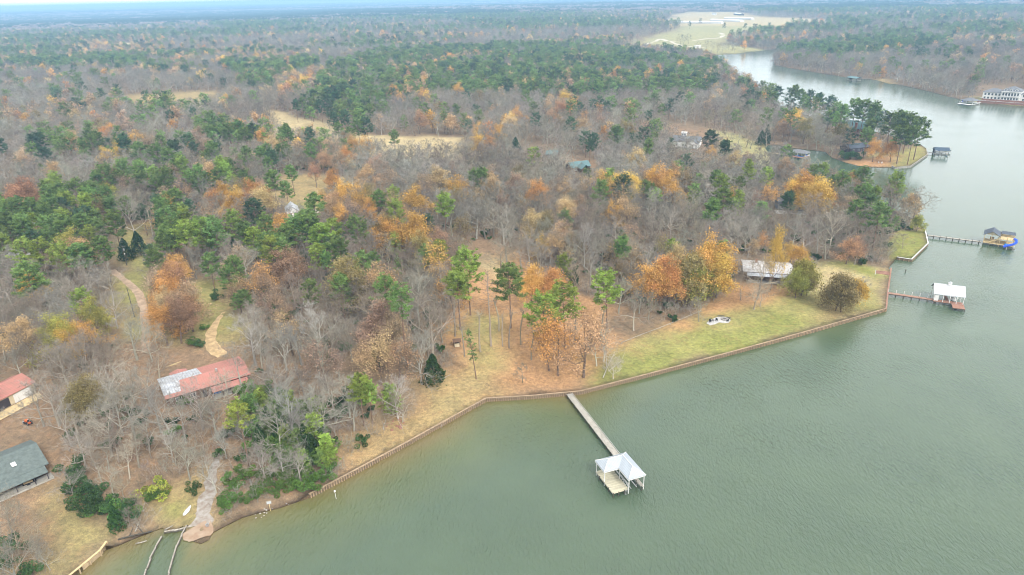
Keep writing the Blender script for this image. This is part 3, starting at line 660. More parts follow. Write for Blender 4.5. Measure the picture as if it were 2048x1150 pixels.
# hand survey: type, pixel of the crown top, height in metres, colour
survey = """
P935,500,23,b P914,543,20,b P1019,534,21,g D976,540,25,n K1040,600,15,n K1016,600,16,n K956,600,17,n K1003,615,13,n P1087,588,20,b P1131,575,20,b P1130,512,15,b P1218,547,19,b K925,640,12,n
O1060,545,13,o O1100,550,12,o S880,500,17,o S1117,636,18,o S1098,660,13,o S1170,632,19,t S905,560,14,o L948,656,16,g B1045,728,6,n T800,578,25,g B858,600,19,p B836,672,15,s C864,710,9,g O752,622,15,k O790,640,13,k
O680,534,15,l O710,550,14,l O758,548,14,t B828,554,14,s S752,680,14,t S790,690,13,t S725,700,12,t P790,402,19,b P714,434,18,g P742,508,14,g P848,493,15,g P877,482,17,b Y789,468,12,b O780,452,14,y O822,442,16,y O836,470,12,o
P855,432,16,d O686,418,11,o P640,452,19,b P612,424,20,g P660,440,17,b P676,478,18,g P632,492,16,b P650,505,14,g Y690,560,12,b S640,690,14,k B1170,455,16,s B1100,455,15,s B1205,470,15,g B1150,640,8,s S1118,470,15,t B1060,470,15,g S1238,480,13,l B1265,470,13,g R1250,495,10,t
P12,428,18,g P38,430,19,g P75,484,17,b P42,483,17,b P122,398,17,d P153,420,17,d P63,462,17,d P198,478,17,g P222,425,19,g P185,440,16,g B254,402,17,s C244,478,9,d C270,464,10,d P303,500,16,g P320,470,15,g P362,446,19,b P345,455,17,g P324,452,15,g P393,440,18,b P410,455,17,g P431,444,19,g P351,378,16,g P338,410,16,g P376,400,15,d P216,393,15,g
P250,395,15,g P280,410,14,d P466,516,16,g P452,535,14,g P414,508,16,g P484,448,18,g P505,458,17,b P525,470,17,g P540,476,18,b P560,480,17,g P487,582,11,g P470,590,9,g O570,510,13,r O588,520,12,r P153,583,14,b O181,615,12,g P178,612,10,b O118,646,12,g O128,660,10,y O167,658,10,y O132,472,14,g O156,488,13,e S118,494,13,k S100,505,12,k
O341,538,14,e O330,562,13,o O314,552,13,k,.8 O326,592,12,t,.8 O369,578,13,k O345,610,13,r O318,620,12,o O372,600,11,e P312,548,11,b S553,587,12,k S530,600,11,k E428,580,4,d E408,645,2.6,g E385,674,3,g E398,680,2.5,d B170,522,14,s B206,530,15,s B104,583,13,s B130,560,12,s B216,588,12,s B52,600,14,n B90,620,14,g B250,628,15,s B285,650,12,s B157,674,15,g B195,676,16,n B299,682,14,n B494,638,15,s B626,622,16,s
B609,588,14,p B655,640,13,p B590,650,13,s B560,660,13,g S511,534,15,n S530,545,14,k B480,500,15,g P584,436,18,g P600,428,17,g P623,436,17,g P647,466,16,g P570,452,17,g P555,470,16,g K290,405,15,s K305,398,14,s K588,510,14,g O442,374,13,y O430,388,12,o O497,372,15,o O478,384,13,y O520,388,12,o O557,438,12,y O535,450,10,y O586,445,9,y
P543,343,18,g P570,365,15,g P557,290,16,g P518,296,17,g P540,300,17,d P487,342,16,g P500,355,15,g P463,350,14,b P581,332,16,g P376,342,16,g P397,350,16,g P348,382,15,g P330,385,15,g P310,390,15,d B459,302,18,p B440,318,14,p B400,330,14,p B360,320,14,g S628,332,12,e S665,348,11,o B675,330,14,s B700,335,15,s P539,250,13,b P605,256,12,b P637,256,12,b P515,252,13,b
P376,270,15,g P386,285,15,d P341,282,15,d O296,277,16,k O240,288,13,y O250,297,10,g O223,253,13,o O205,262,12,o O198,270,12,k O184,260,12,k P418,253,17,g P442,249,17,g P462,255,15,g P430,260,16,d P383,216,16,d P337,222,16,d P405,218,12,g P150,197,18,d P165,205,15,d P410,121,17,d P407,141,16,d P395,150,15,d P420,148,15,d P313,157,14,g P505,163,15,d O605,156,15,y O590,160,14,y O578,167,14,y O565,175,13,o O620,160,12,k
O45,366,15,e O28,380,14,e O60,380,12,e R209,378,11,g R228,384,10,g P200,400,11,b B330,235,14,n B270,250,14,n P911,210,17,g P951,211,16,d O1036,222,15,o O1022,232,12,y O958,253,12,y O956,274,14,y O975,278,12,o O994,256,13,y C1031,276,14,d P1189,267,16,d P1180,280,14,d C1172,333,12,d Y1220,340,15,b Y1172,340,13,g O1200,363,13,y O1241,357,14,y O1266,356,14,y O1225,366,12,y E1236,372,9,d Y1250,368,10,g
O1328,347,15,o O1340,362,14,y O1350,375,12,y P1304,368,13,g P1315,378,13,b P1290,362,12,g O1248,306,7,y P786,262,16,g P706,160,19,d P690,165,18,d P671,183,19,d P655,190,18,d P733,236,19,d P715,240,18,g P688,222,19,d P665,225,18,d P674,246,17,g P700,255,16,g P640,200,18,d P605,190,18,d P590,200,18,d P720,215,18,d P620,215,16,g O706,281,12,o O730,281,13,o O655,285,12,k O660,347,11,o O845,183,14,o O918,173,15,o O789,176,15,o O800,190,12,o
O1123,208,15,e O1130,187,14,y O1148,200,12,y P1148,195,17,d P1200,194,17,d P1215,203,16,d P1185,200,15,d P1160,205,16,d O1235,138,15,y O1225,145,14,o O1255,146,14,y O1315,134,16,o O1300,142,14,o O1330,142,14,k O887,116,15,o O870,122,13,o P1283,150,16,d P1260,160,16,d P1300,165,16,d P1320,150,17,d P1340,160,16,d P1318,180,14,g
P1503,171,18,d P1515,185,16,d P1556,174,19,d P1545,185,17,d P1592,172,20,g P1580,178,18,d P1605,180,17,g P1625,182,20,d P1615,190,17,g P1640,188,17,d P1662,193,18,d P1683,211,25,g P1650,205,14,g P1713,200,25,g P1731,203,25,g P1753,205,25,g P1786,227,25,g P1804,225,25,g P1822,228,25,g P1844,238,25,g P1830,255,22.2,g P1852,262,19.6,g P1742,240,21.8,g P1808,254,22.5,g 
O1771,257,26,o,1.3 O1752,285,12,o O1788,285,12,o O1592,225,15,y O1580,235,13,o O1570,250,12,k O1605,240,11,y R1683,254,11,l R1665,262,9,l R1700,262,9,l C1537,250,13,d C1525,262,10,d C1545,262,9,d E1700,298,7,d E1715,300,6,d E1690,302,5,d P1505,200,16,g P1490,190,15,d P1340,199,16,d P1325,210,14,g P1391,138,15,d P1375,142,15,d O1640,232,9,g
P1650,328,16,b P1629,331,15,g P1640,340,14,g P1709,342,14,b P1687,346,17,g P1695,360,14,g P1735,370,16,g P1720,375,15,g P1753,375,15,b P1745,390,13,g P1668,352,14,g P1800,346,15,b P1790,362,11,g O1610,356,16,y O1595,366,14,y O1647,367,16,y O1635,380,14,y O1660,385,12,o O1618,372,13,y S1618,335,13,k S1537,372,13,o S1520,385,12,k Y1479,382,14,b Y1470,400,12,b Y1391,368,13,g Y1384,382,11,b Y1534,353,8,b Y1400,350,12,g R1822,396,9,t S1785,370,12,t O1705,400,11,k B1725,415,12,n
Y1526,405,12,g P1342,480,12,b Y1446,484,13,g O1424,498,17,y O1410,512,15,o O1440,520,14,y Y1444,514,12,g O1322,530,15,o O1306,545,14,o O1340,545,12,o R1380,525,14,l R1395,545,11,g O1350,500,13,t S1330,485,13,l S1526,467,9,o S1508,480,7,t O1556,474,20,y,.38 O1578,490,6,y O1599,499,8,y R1612,532,11,g R1598,548,9,g R1620,550,8,l R1693,563,11,l R1680,572,9,l R1716,568,8,y B1733,557,6,s B1515,558,11,p B1525,575,7,p B1487,552,9,n B1525,512,16,n B1672,426,15,s B1645,440,14,g B1700,440,13,n B1618,450,14,g B1592,436,14,g B1742,462,12,n B1765,470,11,n B1720,470,12,g B1504,447,14,p B1560,430,14,n O1715,480,8,e O1700,484,9,e P1793,434,9,g P1760,434,7,b B1731,431,10,n R1838,437,6,g E1725,513,3.4,d E1742,516,3,d B1402,598,8,g B1810,470,6,n
T473,814,17,y B574,778,15,s B612,792,13,s B540,740,13,s B470,700,13,s B417,918,9,s B362,886,10,s B243,780,14,s B200,740,14,s B296,768,14,s B383,762,14,s B350,800,12,g B518,893,9,s B591,904,8,s B115,808,12,s B140,835,10,g B198,826,12,s B220,780,13,g B216,852,10,p B200,880,8,s B240,890,9,s O167,765,11,l O150,780,10,l B87,755,14,s B60,770,12,s B110,690,14,s B40,660,14,n B20,690,13,g B10,1035,9,n B45,1060,6,n B70,1080,5,p B0,1000,10,n
E296,962,4.2,y E305,972,3.6,g E188,990,4.4,d E165,975,4,d E200,1000,3.8,g C223,1012,6,g E140,930,4.5,d E379,964,2.8,d E452,943,2.6,g E445,1000,2.8,g E455,955,2.4,g E510,785,5,g E542,778,5,g E500,830,4.6,g E545,848,4.6,g E590,828,5,g E600,868,5,g E520,868,4.4,g E570,888,4.4,g E620,858,5,g E560,812,5,g E525,815,4.5,d E600,900,3.8,g E630,900,4,g E645,940,3,g E610,960,2.6,g E560,945,3,g E480,770,3.5,g E690,780,5,d E680,810,4,d Y623,830,10,b Y650,870,9,b C605,850,8,g E5,1078,4,d E10,1110,3,d E700,600,4,d E690,680,4,d E345,850,3,g E290,870,3,d
P716,755,14,b P735,765,12,b Y777,771,9,b B789,762,11,s B800,790,8,n E721,866,3,d Y657,888,7,b E655,920,3,g B690,760,11,s B700,800,9,s B340,882,7,n B395,850,8,p E372,790,3,g E100,540,3,d K10,560,17,s B1210,655,11,s B1195,670,10,s B1228,720,6,s B280,740,11,g B250,730,12,s B600,730,12,g B640,760,11,s B510,660,12,g B540,700,12,g
B885,395,15,d B900,405,15,g B925,400,15,g B950,405,16,g B968,410,15,d B985,405,15,g B915,385,15,n B1005,420,15,g B1020,430,14,n B870,380,14,g E860,400,6,d E700,400,2.5,g E690,385,3,g E660,380,3.2,g E640,372,3,g E720,390,3,g E613,388,3,d E654,402,2,d
B1441,240,14,n B1458,252,14,n B1480,252,13,g B1496,258,13,n B1505,262,12,g E530,800,5,g,1.2 E555,795,5,g,1.2 E575,800,5.4,g,1.2 E515,850,4.6,g E535,870,4.6,g E555,865,5,g,1.2 E580,855,5,g E605,845,5,g,1.2 E635,830,5,d E590,880,4.6,g E610,890,4.4,g E635,880,4.6,g,1.2 E575,910,4,g E545,905,4,g E500,760,4.5,g E525,765,5,g E555,770,5,d E600,800,5,d E625,805,5,g C565,835,8,g C530,815,7,g C640,850,7,g
E455,985,3,g E480,930,3,g E470,960,2.6,g E530,945,3,g E590,950,3.2,g E630,960,3,g E180,960,4.6,d E155,955,5,d E170,1000,4,d E215,990,4,d E250,1000,3.6,g E150,910,4,d B175,880,8,s B150,870,9,s B185,905,8,p B210,935,7,s B235,955,6,n B130,940,7,s B265,985,5,n B250,1020,4,n B60,1085,6,p B85,1100,5,s B20,1100,6,n E60,1120,3.4,d E235,1005,4,d
B545,820,12,s B600,820,11,s B640,790,12,s B560,900,8,s B610,930,7,s B535,920,6,s B660,760,12,s B480,840,8,s B440,860,8,s B330,860,9,s B395,900,7,n B280,830,10,s B320,790,11,s B260,870,9,n
B1372,262,11,g B1352,268,10,n B1392,266,10,n B1340,258,13,g
B1012,452,15,g B1042,472,14,n B1075,492,14,g B1132,468,15,s B1182,500,14,g B1228,515,13,n B1195,540,12,s B1150,530,13,n B1240,560,12,g B1262,530,12,n K995,575,15,n K1062,640,13,n K905,585,15,n K1150,600,15,n K1205,600,14,n B1000,480,13,n B1090,440,15,g B865,560,14,g B842,520,14,n B880,620,11,n B1282,560,12,s B1300,590,9,n B1215,690,7,s S1240,520,12,l
Y470,800,8,b Y495,790,8,g Y520,780,8,b Y545,800,8,g Y575,785,8,b Y600,805,8,g Y625,800,8,b Y535,840,7,g Y565,850,7,b Y590,860,7,g Y615,850,7,b Y560,890,6,g Y600,900,6,b Y640,900,6,g C555,830,8,g C515,850,7,g C620,870,7,g E480,985,2.6,g E500,975,3,g E520,965,3,g E545,965,3,g E575,960,3.2,g E610,955,3.4,g E600,935,3.6,g E570,930,3.6,g E510,930,3.2,g
B1362,72,17,n B1368,74,16,g B1378,72,17,n B1415,80,16,g B1425,84,15,g B1436,88,15,n B1446,86,15,g B1458,82,16,n B1466,84,15,g B1398,84,14,n B1470,90,13,g P1380,43,18,d P1401,38,18,d P1449,46,18,d P1491,47,18,d P1517,54,16,d P1527,52,17,d P1540,46,18,d B1500,58,16,g B1510,57,16,n O1490,84,14,o B1340,90,14,n
"""
TREES = []    # dicts: type, kind, x, y, z, H, colour, explicit
import re as _re
for tok in survey.split():
    ty = tok[0]; a = tok[1:].split(','); H = float(a[2]); g = G(float(a[0]), float(a[1]), H)
    while H < 27 and ty in 'PO' and shore_dist(np.array([[g[0], g[1]]]))[0][0] < 2: H += 1.; g = G(float(a[0]), float(a[1]), H)
    TREES.append(dict(t=ty, w=float(a[4]) if len(a) > 4 else 1., x=g[0], y=g[1], H=H, c=a[3] if len(a) > 3 and a[3] in COLS[KIND[ty]] else DEFC[ty], ex=1))
EX = np.array([[d['x'], d['y']] for d in TREES]); sd_, _ = shore_dist(EX)
for d, s in zip(TREES, sd_): d['sd'] = s
TREES = [d for d in TREES if d['sd'] > (.6 if d['t'] in 'E' else 1.2)]

# ---- filling the woods between the surveyed trees
ZP = [POLY(s, 5) for s in (
 '660,150 760,118 1000,104 1260,110 1420,140 1440,185 1380,200 1250,205 1180,215 980,212 860,208 800,215 760,245 720,290 660,300 600,270 620,215', '520,150 640,135 640,165 520,175',
 '0,118 80,110 150,120 290,138 290,150 140,160 20,150', '0,430 60,430 230,410 270,470 330,470 560,470 640,540 600,560 500,560 420,520 380,560 300,560 200,540 190,600 0,560',
 '240,380 560,330 560,380 420,430 250,430', '380,285 470,270 470,290 400,320', '480,300 590,300 600,370 540,390 480,390',
 '140,50 330,42 700,26 1040,34 1040,44 700,38 420,50 160,58', '420,60 620,52 640,62 470,74', '900,55 1200,48 1300,60 1190,70 980,66', '1480,25 1780,18 2048,24 2048,40 1700,38 1500,36',
 '1480,62 1700,50 1760,60 1700,75 1500,80', '1560,105 1680,90 1800,80 1900,90 1850,110 1640,125', '1850,70 2048,60 2048,85 1900,90', '1470,180 1640,200 1860,280 1850,300 1700,262 1500,215', '440,150 560,140 560,200 500,190', '590,440 690,440 700,520 640,560 600,500')]
ZC = [POLY(s, 2) for s in ('1400,560 1475,540 1475,600 1400,612',)]
ZO = [POLY(s, 5) for s in ('560,180 660,170 660,215 560,215', '1090,195 1150,190 1150,250 1090,250', '780,170 860,170 860,215 780,215', '1300,560 1460,520 1440,610 1300,640', '260,560 400,560 400,680 280,680', '1180,385 1380,380 1380,410 1200,420', '120,95 330,85 330,130 150,125', '200,270 300,270 300,320 200,320')]
OPEN = [p for p, c, e, op in COVER if op] + [POLY('215,530 305,535 330,770 240,750', 2), POLY('1480,515 1600,515 1600,570 1480,560', 2), POLY('300,705 500,695 520,800 480,830 310,850', 2), POLY('0,740 110,740 110,880 0,880', 2), POLY('-60,860 130,850 140,1000 -60,1000', 2),
        POLY('550,400 650,400 650,485 555,490', 2), POLY('1470,510 1610,510 1620,640 1460,620', 2), POLY('1040,300 1110,300 1120,335 1040,330', 3), POLY('1130,320 1195,320 1195,375 1135,375', 3), POLY('1335,250 1415,258 1415,325 1335,320', 3), POLY('1545,385 1625,385 1625,445 1545,445', 3), POLY('1548,205 1600,205 1620,235 1548,232', 3), POLY('1680,235 1740,240 1740,282 1680,275', 3), POLY('1700,280 1760,285 1750,312 1690,300', 3), POLY('1950,165 2060,165 2060,200 1950,195', 6)]
def pick(P_, near=2.5):
    """open? pine and autumn likelihood for points"""
    n = len(P_); r = np.hypot(P_[:, 0], P_[:, 1]); sd0, _ = shore_dist(P_); ok = sd0 > near
    for poly in OPEN:
        mn, mxx = poly.min(0), poly.max(0); m = ((P_ > mn) & (P_ < mxx)).all(1)
        if m.any(): ok[np.nonzero(m)[0][inside(P_[m], poly)]] = False
    n1_ = fbm(P_[:, 0]+300, P_[:, 1]*1.7, 150, 3); n2_ = fbm(P_[:, 0]-800, P_[:, 1]+500, 90, 3); big = fbm(P_[:, 0]+50, P_[:, 1]*2.2, 900, 3)
    pp = np.where(r < 500, .05, .05) + np.clip((n1_-.60)*3.5, 0, .35)*np.clip(r/600, 0, 1) + np.clip((r-1300)/1500, 0, 1)*np.clip((big-.56)*9, 0, .45)
    pa = .035 + np.clip((n2_-.57)*2.2, 0, .25)
    hole = fbm(P_[:, 0], P_[:, 1]*1.5, 70, 3)
    for poly in ZP:
        m = inside(P_, poly); pp[m] = np.where(hole[m] > .46, .78, .28)
    pp[r < 185] = 0
    for poly in ZO:
        m = inside(P_, poly); pa[m] = .4
    return ok, pp, pa
def darts(r0, r1, step, margin=170, keepd=None):
    """jittered grid of points inside the view (with a margin) between two distances"""
    xs = np.arange(-r1*.9, r1*.9, step); ys = np.arange(40, r1, step); X_, Y_ = np.meshgrid(xs, ys); X_ = X_ + (np.arange(len(ys))[:, None] % 2)*step/2
    p = np.stack([X_.ravel(), Y_.ravel()], 1); p += rng.uniform(-.42, .42, p.shape)*step
    r = np.hypot(p[:, 0], p[:, 1]); p = p[(r >= r0) & (r < r1)]
    x, y, d = proj(np.c_[p, np.full(len(p), 4.)]); return p[(x > -margin) & (x < 2048+margin) & (y < 1150+margin) & (y > -40)]
EXP = np.array([[d['x'], d['y']] for d in TREES])
def clear_of(p, pts, rr):
    if len(pts) == 0: return np.ones(len(p), bool)
    ok = np.ones(len(p), bool)
    for i in range(0, len(p), 4000):
        q = p[i:i+4000]; d2 = ((q[:, None]-pts[None])**2).sum(2).min(1); ok[i:i+4000] = d2 > rr*rr
    return ok
def fill(p, far=False):
    ok, pp, pa = pick(p, .3 if far else 2.5); p, pp, pa = p[ok], pp[ok], pa[ok]
    if far: pp = pp*.4
    u = rng.random(len(p)); u2 = rng.random(len(p)); tint = fbm(p[:, 0], p[:, 1], 55, 3)
    for (x, y), a, b_, v, v2, tt in zip(p, pp, pa, u, u2, tint):
        r = math.hypot(x, y)
        if v < a: ty = 'P' if v2 < .8 else 'Y'; c = ('g' if v2 < .5 else 'b' if r < 420 and v2 < .7 else 'd' if rng.random() < .6 else 'g'); H = rng.uniform(14, 20) if ty == 'P' else rng.uniform(8, 13)
        elif v < a+b_: ty = 'O' if v2 < .5 else 'S'; c = 'oktlttkytk'[int(rng.random()*10)] if r > 350 else 'oyklttktyl'[int(rng.random()*10)]; H = rng.uniform(10, 15)
        elif v > .985 and r < 500: ty = 'C'; c = 'd'; H = rng.uniform(4, 8)
        else: ty = 'B'; c = 'ssgggnnpdd'[int(np.clip(tt*10+rng.normal()*1.6, 0, 9))]; H = rng.uniform(10.5, 15)
        yield dict(t=ty, x=x, y=y, H=H, c=c, ex=0)
p = darts(60, 480, 7.6); p = p[clear_of(p, EXP, 5.0)]
TREES += list(fill(p))
p = darts(480, 1500, 8.8); exf = EXP[np.hypot(EXP[:, 0], EXP[:, 1]) > 440]; p = p[clear_of(p, exf, 5)]
TREES += list(fill(p))
bank_ = []
for i in range(len(SHORE)):          # trees leaning over the far earth banks
    A, B = SHORE[i], SHORE[(i+1) % len(SHORE)]
    if SBANK[i] or np.hypot(*A) < 430 or np.hypot(*A) > 1900: continue
    n_ = max(1, int(np.hypot(*(B-A))/5.5)); bank_ += [A+(B-A)*(k+rng.random())/n_+rng.normal(0, 1.5, 2) for k in range(n_)]
bank_ = np.array(bank_); bs, _ = shore_dist(bank_); bank_ = bank_[(bs > .3) & (bs < 6)]
TREES += [d for d in fill(bank_, True)]
p = darts(1500, 3200, 15)
MID = list(fill(p))
for d in MID: d['H'] *= 1.15
zs = gheight(np.array([[d['x'], d['y']] for d in TREES+MID]))
for d, z in zip(TREES+MID, zs): d['z'] = z
x_, y_, dd_ = proj(np.array([[d['x'], d['y'], d['z']+d['H']*.7] for d in TREES]))
cnt = {}
for d, a, b_, c in zip(TREES, x_, y_, dd_):
    d['k'] = KIND[d['t']]; d['px'], d['py'], d['dist'] = a, b_, c
    d['size'] = (d['H']/c*(1.35 if d['ex'] else 1)) if (-25 < a < 2073 and -20 < b_ < 1165) else 0
CAP = dict(pine_tree=300, bare_tree=300, autumn_tree=290, cedar_tree=60, evergreen_shrub=90)
order = sorted(range(len(TREES)), key=lambda i: -TREES[i]['size'])
for i in order:
    d = TREES[i]; k = d['k']; d['ind'] = False
    if d['size'] > 0 and cnt.get(k, 0) < CAP[k]: cnt[k] = cnt.get(k, 0)+1; d['ind'] = True
def ctint(c, d):
    R = random.Random(int(d['x']*31+d['y']*17)); f = R.uniform(.88, 1.14); return (c[0]*f*R.uniform(.94, 1.06), c[1]*f, c[2]*f*R.uniform(.94, 1.06), 1)
INDIV = []
for d in TREES:
    if not d['ind']: continue
    k = d['k']; var = HERO[(k, d['t'])]; R = random.Random(int(d['x']*13+d['y']*29)); tr, cr, H0 = var[R.randrange(len(var))]
    root = empty(k, (d['x'], d['y'], d['z']-.05), R.uniform(0, 6.28) if d['t'] != 'L' else 0.); s = d['H']/H0; wd_ = d.get('w', 1.)*s*R.uniform(.85, 1.18)*(1.12 if k == 'autumn_tree' and d['t'] == 'O' else 1); root.scale = (wd_, wd_, s)
    col = ctint(COLS[k][d['c']], d)
    for nm, me_ in (('trunk', tr), ('crown', cr)):
        o = bpy.data.objects.new(nm, me_); COL.objects.link(o); o.parent = root; o.color = col
    d['root'] = root; INDIV.append(d)

# ---- far and surplus trees: one object per kind, instanced on points
def scatter(name, rows, sources, label):
    """rows: (x, y, z, rot, sx, sz, idx)"""
    rows = np.asarray(rows, float)
    me = bpy.data.meshes.new(name); me.vertices.add(len(rows)); me.vertices.foreach_set('co', rows[:, :3].astype(np.float32).ravel())
    a = me.attributes.new('rot', 'FLOAT_VECTOR', 'POINT'); v = np.zeros((len(rows), 3), np.float32); v[:, 2] = rows[:, 3]; a.data.foreach_set('vector', v.ravel())
    a = me.attributes.new('scl', 'FLOAT_VECTOR', 'POINT'); v = np.stack([rows[:, 4], rows[:, 4], rows[:, 5]], 1).astype(np.float32); a.data.foreach_set('vector', v.ravel())
    a = me.attributes.new('idx', 'INT', 'POINT'); a.data.foreach_set('value', rows[:, 6].astype(np.int32))
    cc = np.array([(*sources[int(i)][1][:3], 1) for i in rows[:, 6]]); cc[:, :3] *= rng.uniform(.86, 1.16, (len(cc), 1)); cc[:, :3] *= rng.uniform(.95, 1.06, (len(cc), 3))
    a = me.attributes.new('icol', 'FLOAT_COLOR', 'POINT'); a.data.foreach_set('color', cc.astype(np.float32).ravel())
    o = bpy.data.objects.new(name, me); COL.objects.link(o)
    cl_ = bpy.data.collections.new(name+'_kinds')
    for i, (mesh, color) in enumerate(sources):
        so_ = bpy.data.objects.new('%s_kind_%03d' % (name, i), mesh); so_.color = (*color[:3], 1); cl_.objects.link(so_)
    ng = bpy.data.node_groups.new(name, 'GeometryNodeTree')
    ng.interface.new_socket('Geometry', in_out='INPUT', socket_type='NodeSocketGeometry'); ng.interface.new_socket('Geometry', in_out='OUTPUT', socket_type='NodeSocketGeometry')
    gi = ng.nodes.new('NodeGroupInput'); go = ng.nodes.new('NodeGroupOutput'); ip = ng.nodes.new('GeometryNodeInstanceOnPoints'); ci = ng.nodes.new('GeometryNodeCollectionInfo')
    ci.inputs['Collection'].default_value = cl_; ci.inputs['Separate Children'].default_value = True; ci.inputs['Reset Children'].default_value = True
    L = ng.links.new; L(gi.outputs[0], ip.inputs['Points']); L(ci.outputs[0], ip.inputs['Instance']); ip.inputs['Pick Instance'].default_value = True
    def na(nm, ty, sock):
        n_ = ng.nodes.new('GeometryNodeInputNamedAttribute'); n_.data_type = ty; n_.inputs['Name'].default_value = nm
        out = [x for x in n_.outputs if x.name == 'Attribute' and x.enabled][0]; L(out, sock)
    na('idx', 'INT', ip.inputs['Instance Index']); na('scl', 'FLOAT_VECTOR', ip.inputs['Scale'])
    na('rot', 'FLOAT_VECTOR', ip.inputs['Rotation'])
    L(ip.outputs[0], go.inputs[0]); md = o.modifiers.new('scatter', 'NODES'); md.node_group = ng
    tag(o, label, None, None, 'stuff'); return o
def one(tc_, kind):
    tr, cr = tc_; ms = MATS[kind]
    return npmesh('tree', [(v, f, t_, 0) for v, f, t_, _ in tr]+cr, ms)
# lighter meshes for trees seen small
LOD = {'pine_tree': [one(pine(500+s, 20., [.45, .5, .4][s], 5.7, 26, 5, 9, 1.1, ns=4), 'pine_tree') for s in range(3)]+[one(pine(510, 20., .2, 4.6, 28, 5, 7, 1.1, ns=4), 'pine_tree')],
       'bare_tree': [one(broadleaf(520+s, 14., [.46, .5, .4, .44][s], .26, 6, (4, 4), 2, 6, tw=.10, tlen=1.5, ns=1), 'bare_tree') for s in range(4)],
       'autumn_tree': [one(broadleaf(530+s, 14., .4, .22, 6, (4, 3), 2, 0, leaves=12, lsize=.8, lspread=.9, ns=1), 'autumn_tree') for s in range(3)]+[one(broadleaf(540, 14., .4, .25, 6, (4, 3), 2, 3, leaves=4, lsize=.7, lspread=.8, tw=.1, ns=1), 'autumn_tree')]}
H_LOD = dict(pine_tree=20., bare_tree=14., autumn_tree=14.)
rest = {k: [] for k in LOD}; srcs = {}
for k in LOD:
    cs = list(COLS[k].items()); srcs[k] = [(m_, c) for _, c in cs for m_ in LOD[k]]
for d in TREES+MID:
    if d.get('ind'): continue
    k = KIND[d['t']]
    if k == 'cedar_tree': k = 'pine_tree'; d['c'] = 'd'
    if k == 'evergreen_shrub': continue
    ks = list(COLS[k].keys()); nv = len(LOD[k])
    v = random.randrange(nv-1) if k != 'bare_tree' else random.randrange(nv)
    if d['t'] in 'YS': v = nv-1
    s = d['H']/H_LOD[k]; rest[k].append((d['x'], d['y'], d['z']-.1, random.uniform(0, 6.28), s*random.uniform(.95, 1.2), s, ks.index(d['c'])*nv+v))
scatter('pine_woods', rest['pine_tree'], srcs['pine_tree'], 'dark green pine woods running back from the lake to the hazy distance')
scatter('bare_woods', rest['bare_tree'], srcs['bare_tree'], 'grey brown leafless winter woods covering the land behind the lakeside lots')
scatter('autumn_woods', rest['autumn_tree'], srcs['autumn_tree'], 'scattered orange and rust late autumn trees among the grey woods')
# groves to the horizon
p = np.concatenate([darts(3200, 7000, 30), darts(7000, 19000, 75, 60)]); ok, pp, pa = pick(p); p, pp, pa = p[ok], pp[ok], pa[ok]
GR = [(one(grove(600+s, 'bare'), 'bare_tree'), c) for s in range(2) for c in ((.33, .27, .23), (.27, .21, .175), (.37, .30, .25))] + [(one(grove(610+s, 'pine'), 'pine_tree'), c) for s in range(2) for c in ((.045, .085, .04), (.06, .10, .045))] + [(one(grove(620, 'aut'), 'autumn_tree'), (.36, .19, .10))]
gz = gheight(p); u = rng.random(len(p)); rows = []
for (x, y), z, a, b_, v in zip(p, gz, pp, pa, u):
    i = (6+random.randrange(4)) if v < a else 10 if v < a+b_*.5 else random.randrange(6)
    s = 1.0 if y < 7000 else 2.2; rows.append((x, y, z-.5, random.uniform(0, 6.28), s*random.uniform(1, 1.3), 1.0 if s == 1 else 1.4, i))
scatter('distant_forest', rows, GR, 'hazy blue forest stretching to the horizon')
# leafless brush, saplings and evergreen seedlings on the forest floor
p = darts(70, 430, 3.1, 60); ok, pp, pa = pick(p); p = p[ok & (fbm(p[:, 0], p[:, 1], 25, 3) > .34)]
BR = [(one(brush(700+s), 'bare_tree'), c) for s in range(3) for c in (BARE_C['g'], BARE_C['n'], BARE_C['p'], BARE_C['s'])] + [(one(shrub(710+s, 2.4, 1.8, 420, .34, 6), 'evergreen_shrub'), c) for s in range(2) for c in ((.05, .095, .03), (.075, .13, .035))] + [(one(broadleaf(720+s, 6., .4, .2, 5, (3, 3), 2, 5, tw=.05, tlen=.8, ns=1), 'bare_tree'), c) for s in range(2) for c in (BARE_C['g'], BARE_C['n'])]
gz = gheight(p); ev = fbm(p[:, 0]+77, p[:, 1], 30, 2); rows = []
for (x, y), z, e_ in zip(p, gz, ev):
    v = random.random(); i = 12+random.randrange(4) if v < .06+max(0, e_-.55)*1.6 else 16+random.randrange(4) if v > .72 else random.randrange(12)
    s = random.uniform(.6, 1.25); rows.append((x, y, z-.05, random.uniform(0, 6.28), s, s, i))
scatter('undergrowth', rows, BR, 'leafless brush, saplings and evergreen seedlings on the leaf covered forest floor')
print('trees', len(TREES), 'mid', len(MID), 'individual', cnt, {k: len(v) for k, v in rest.items()}, 'brush', len(p))

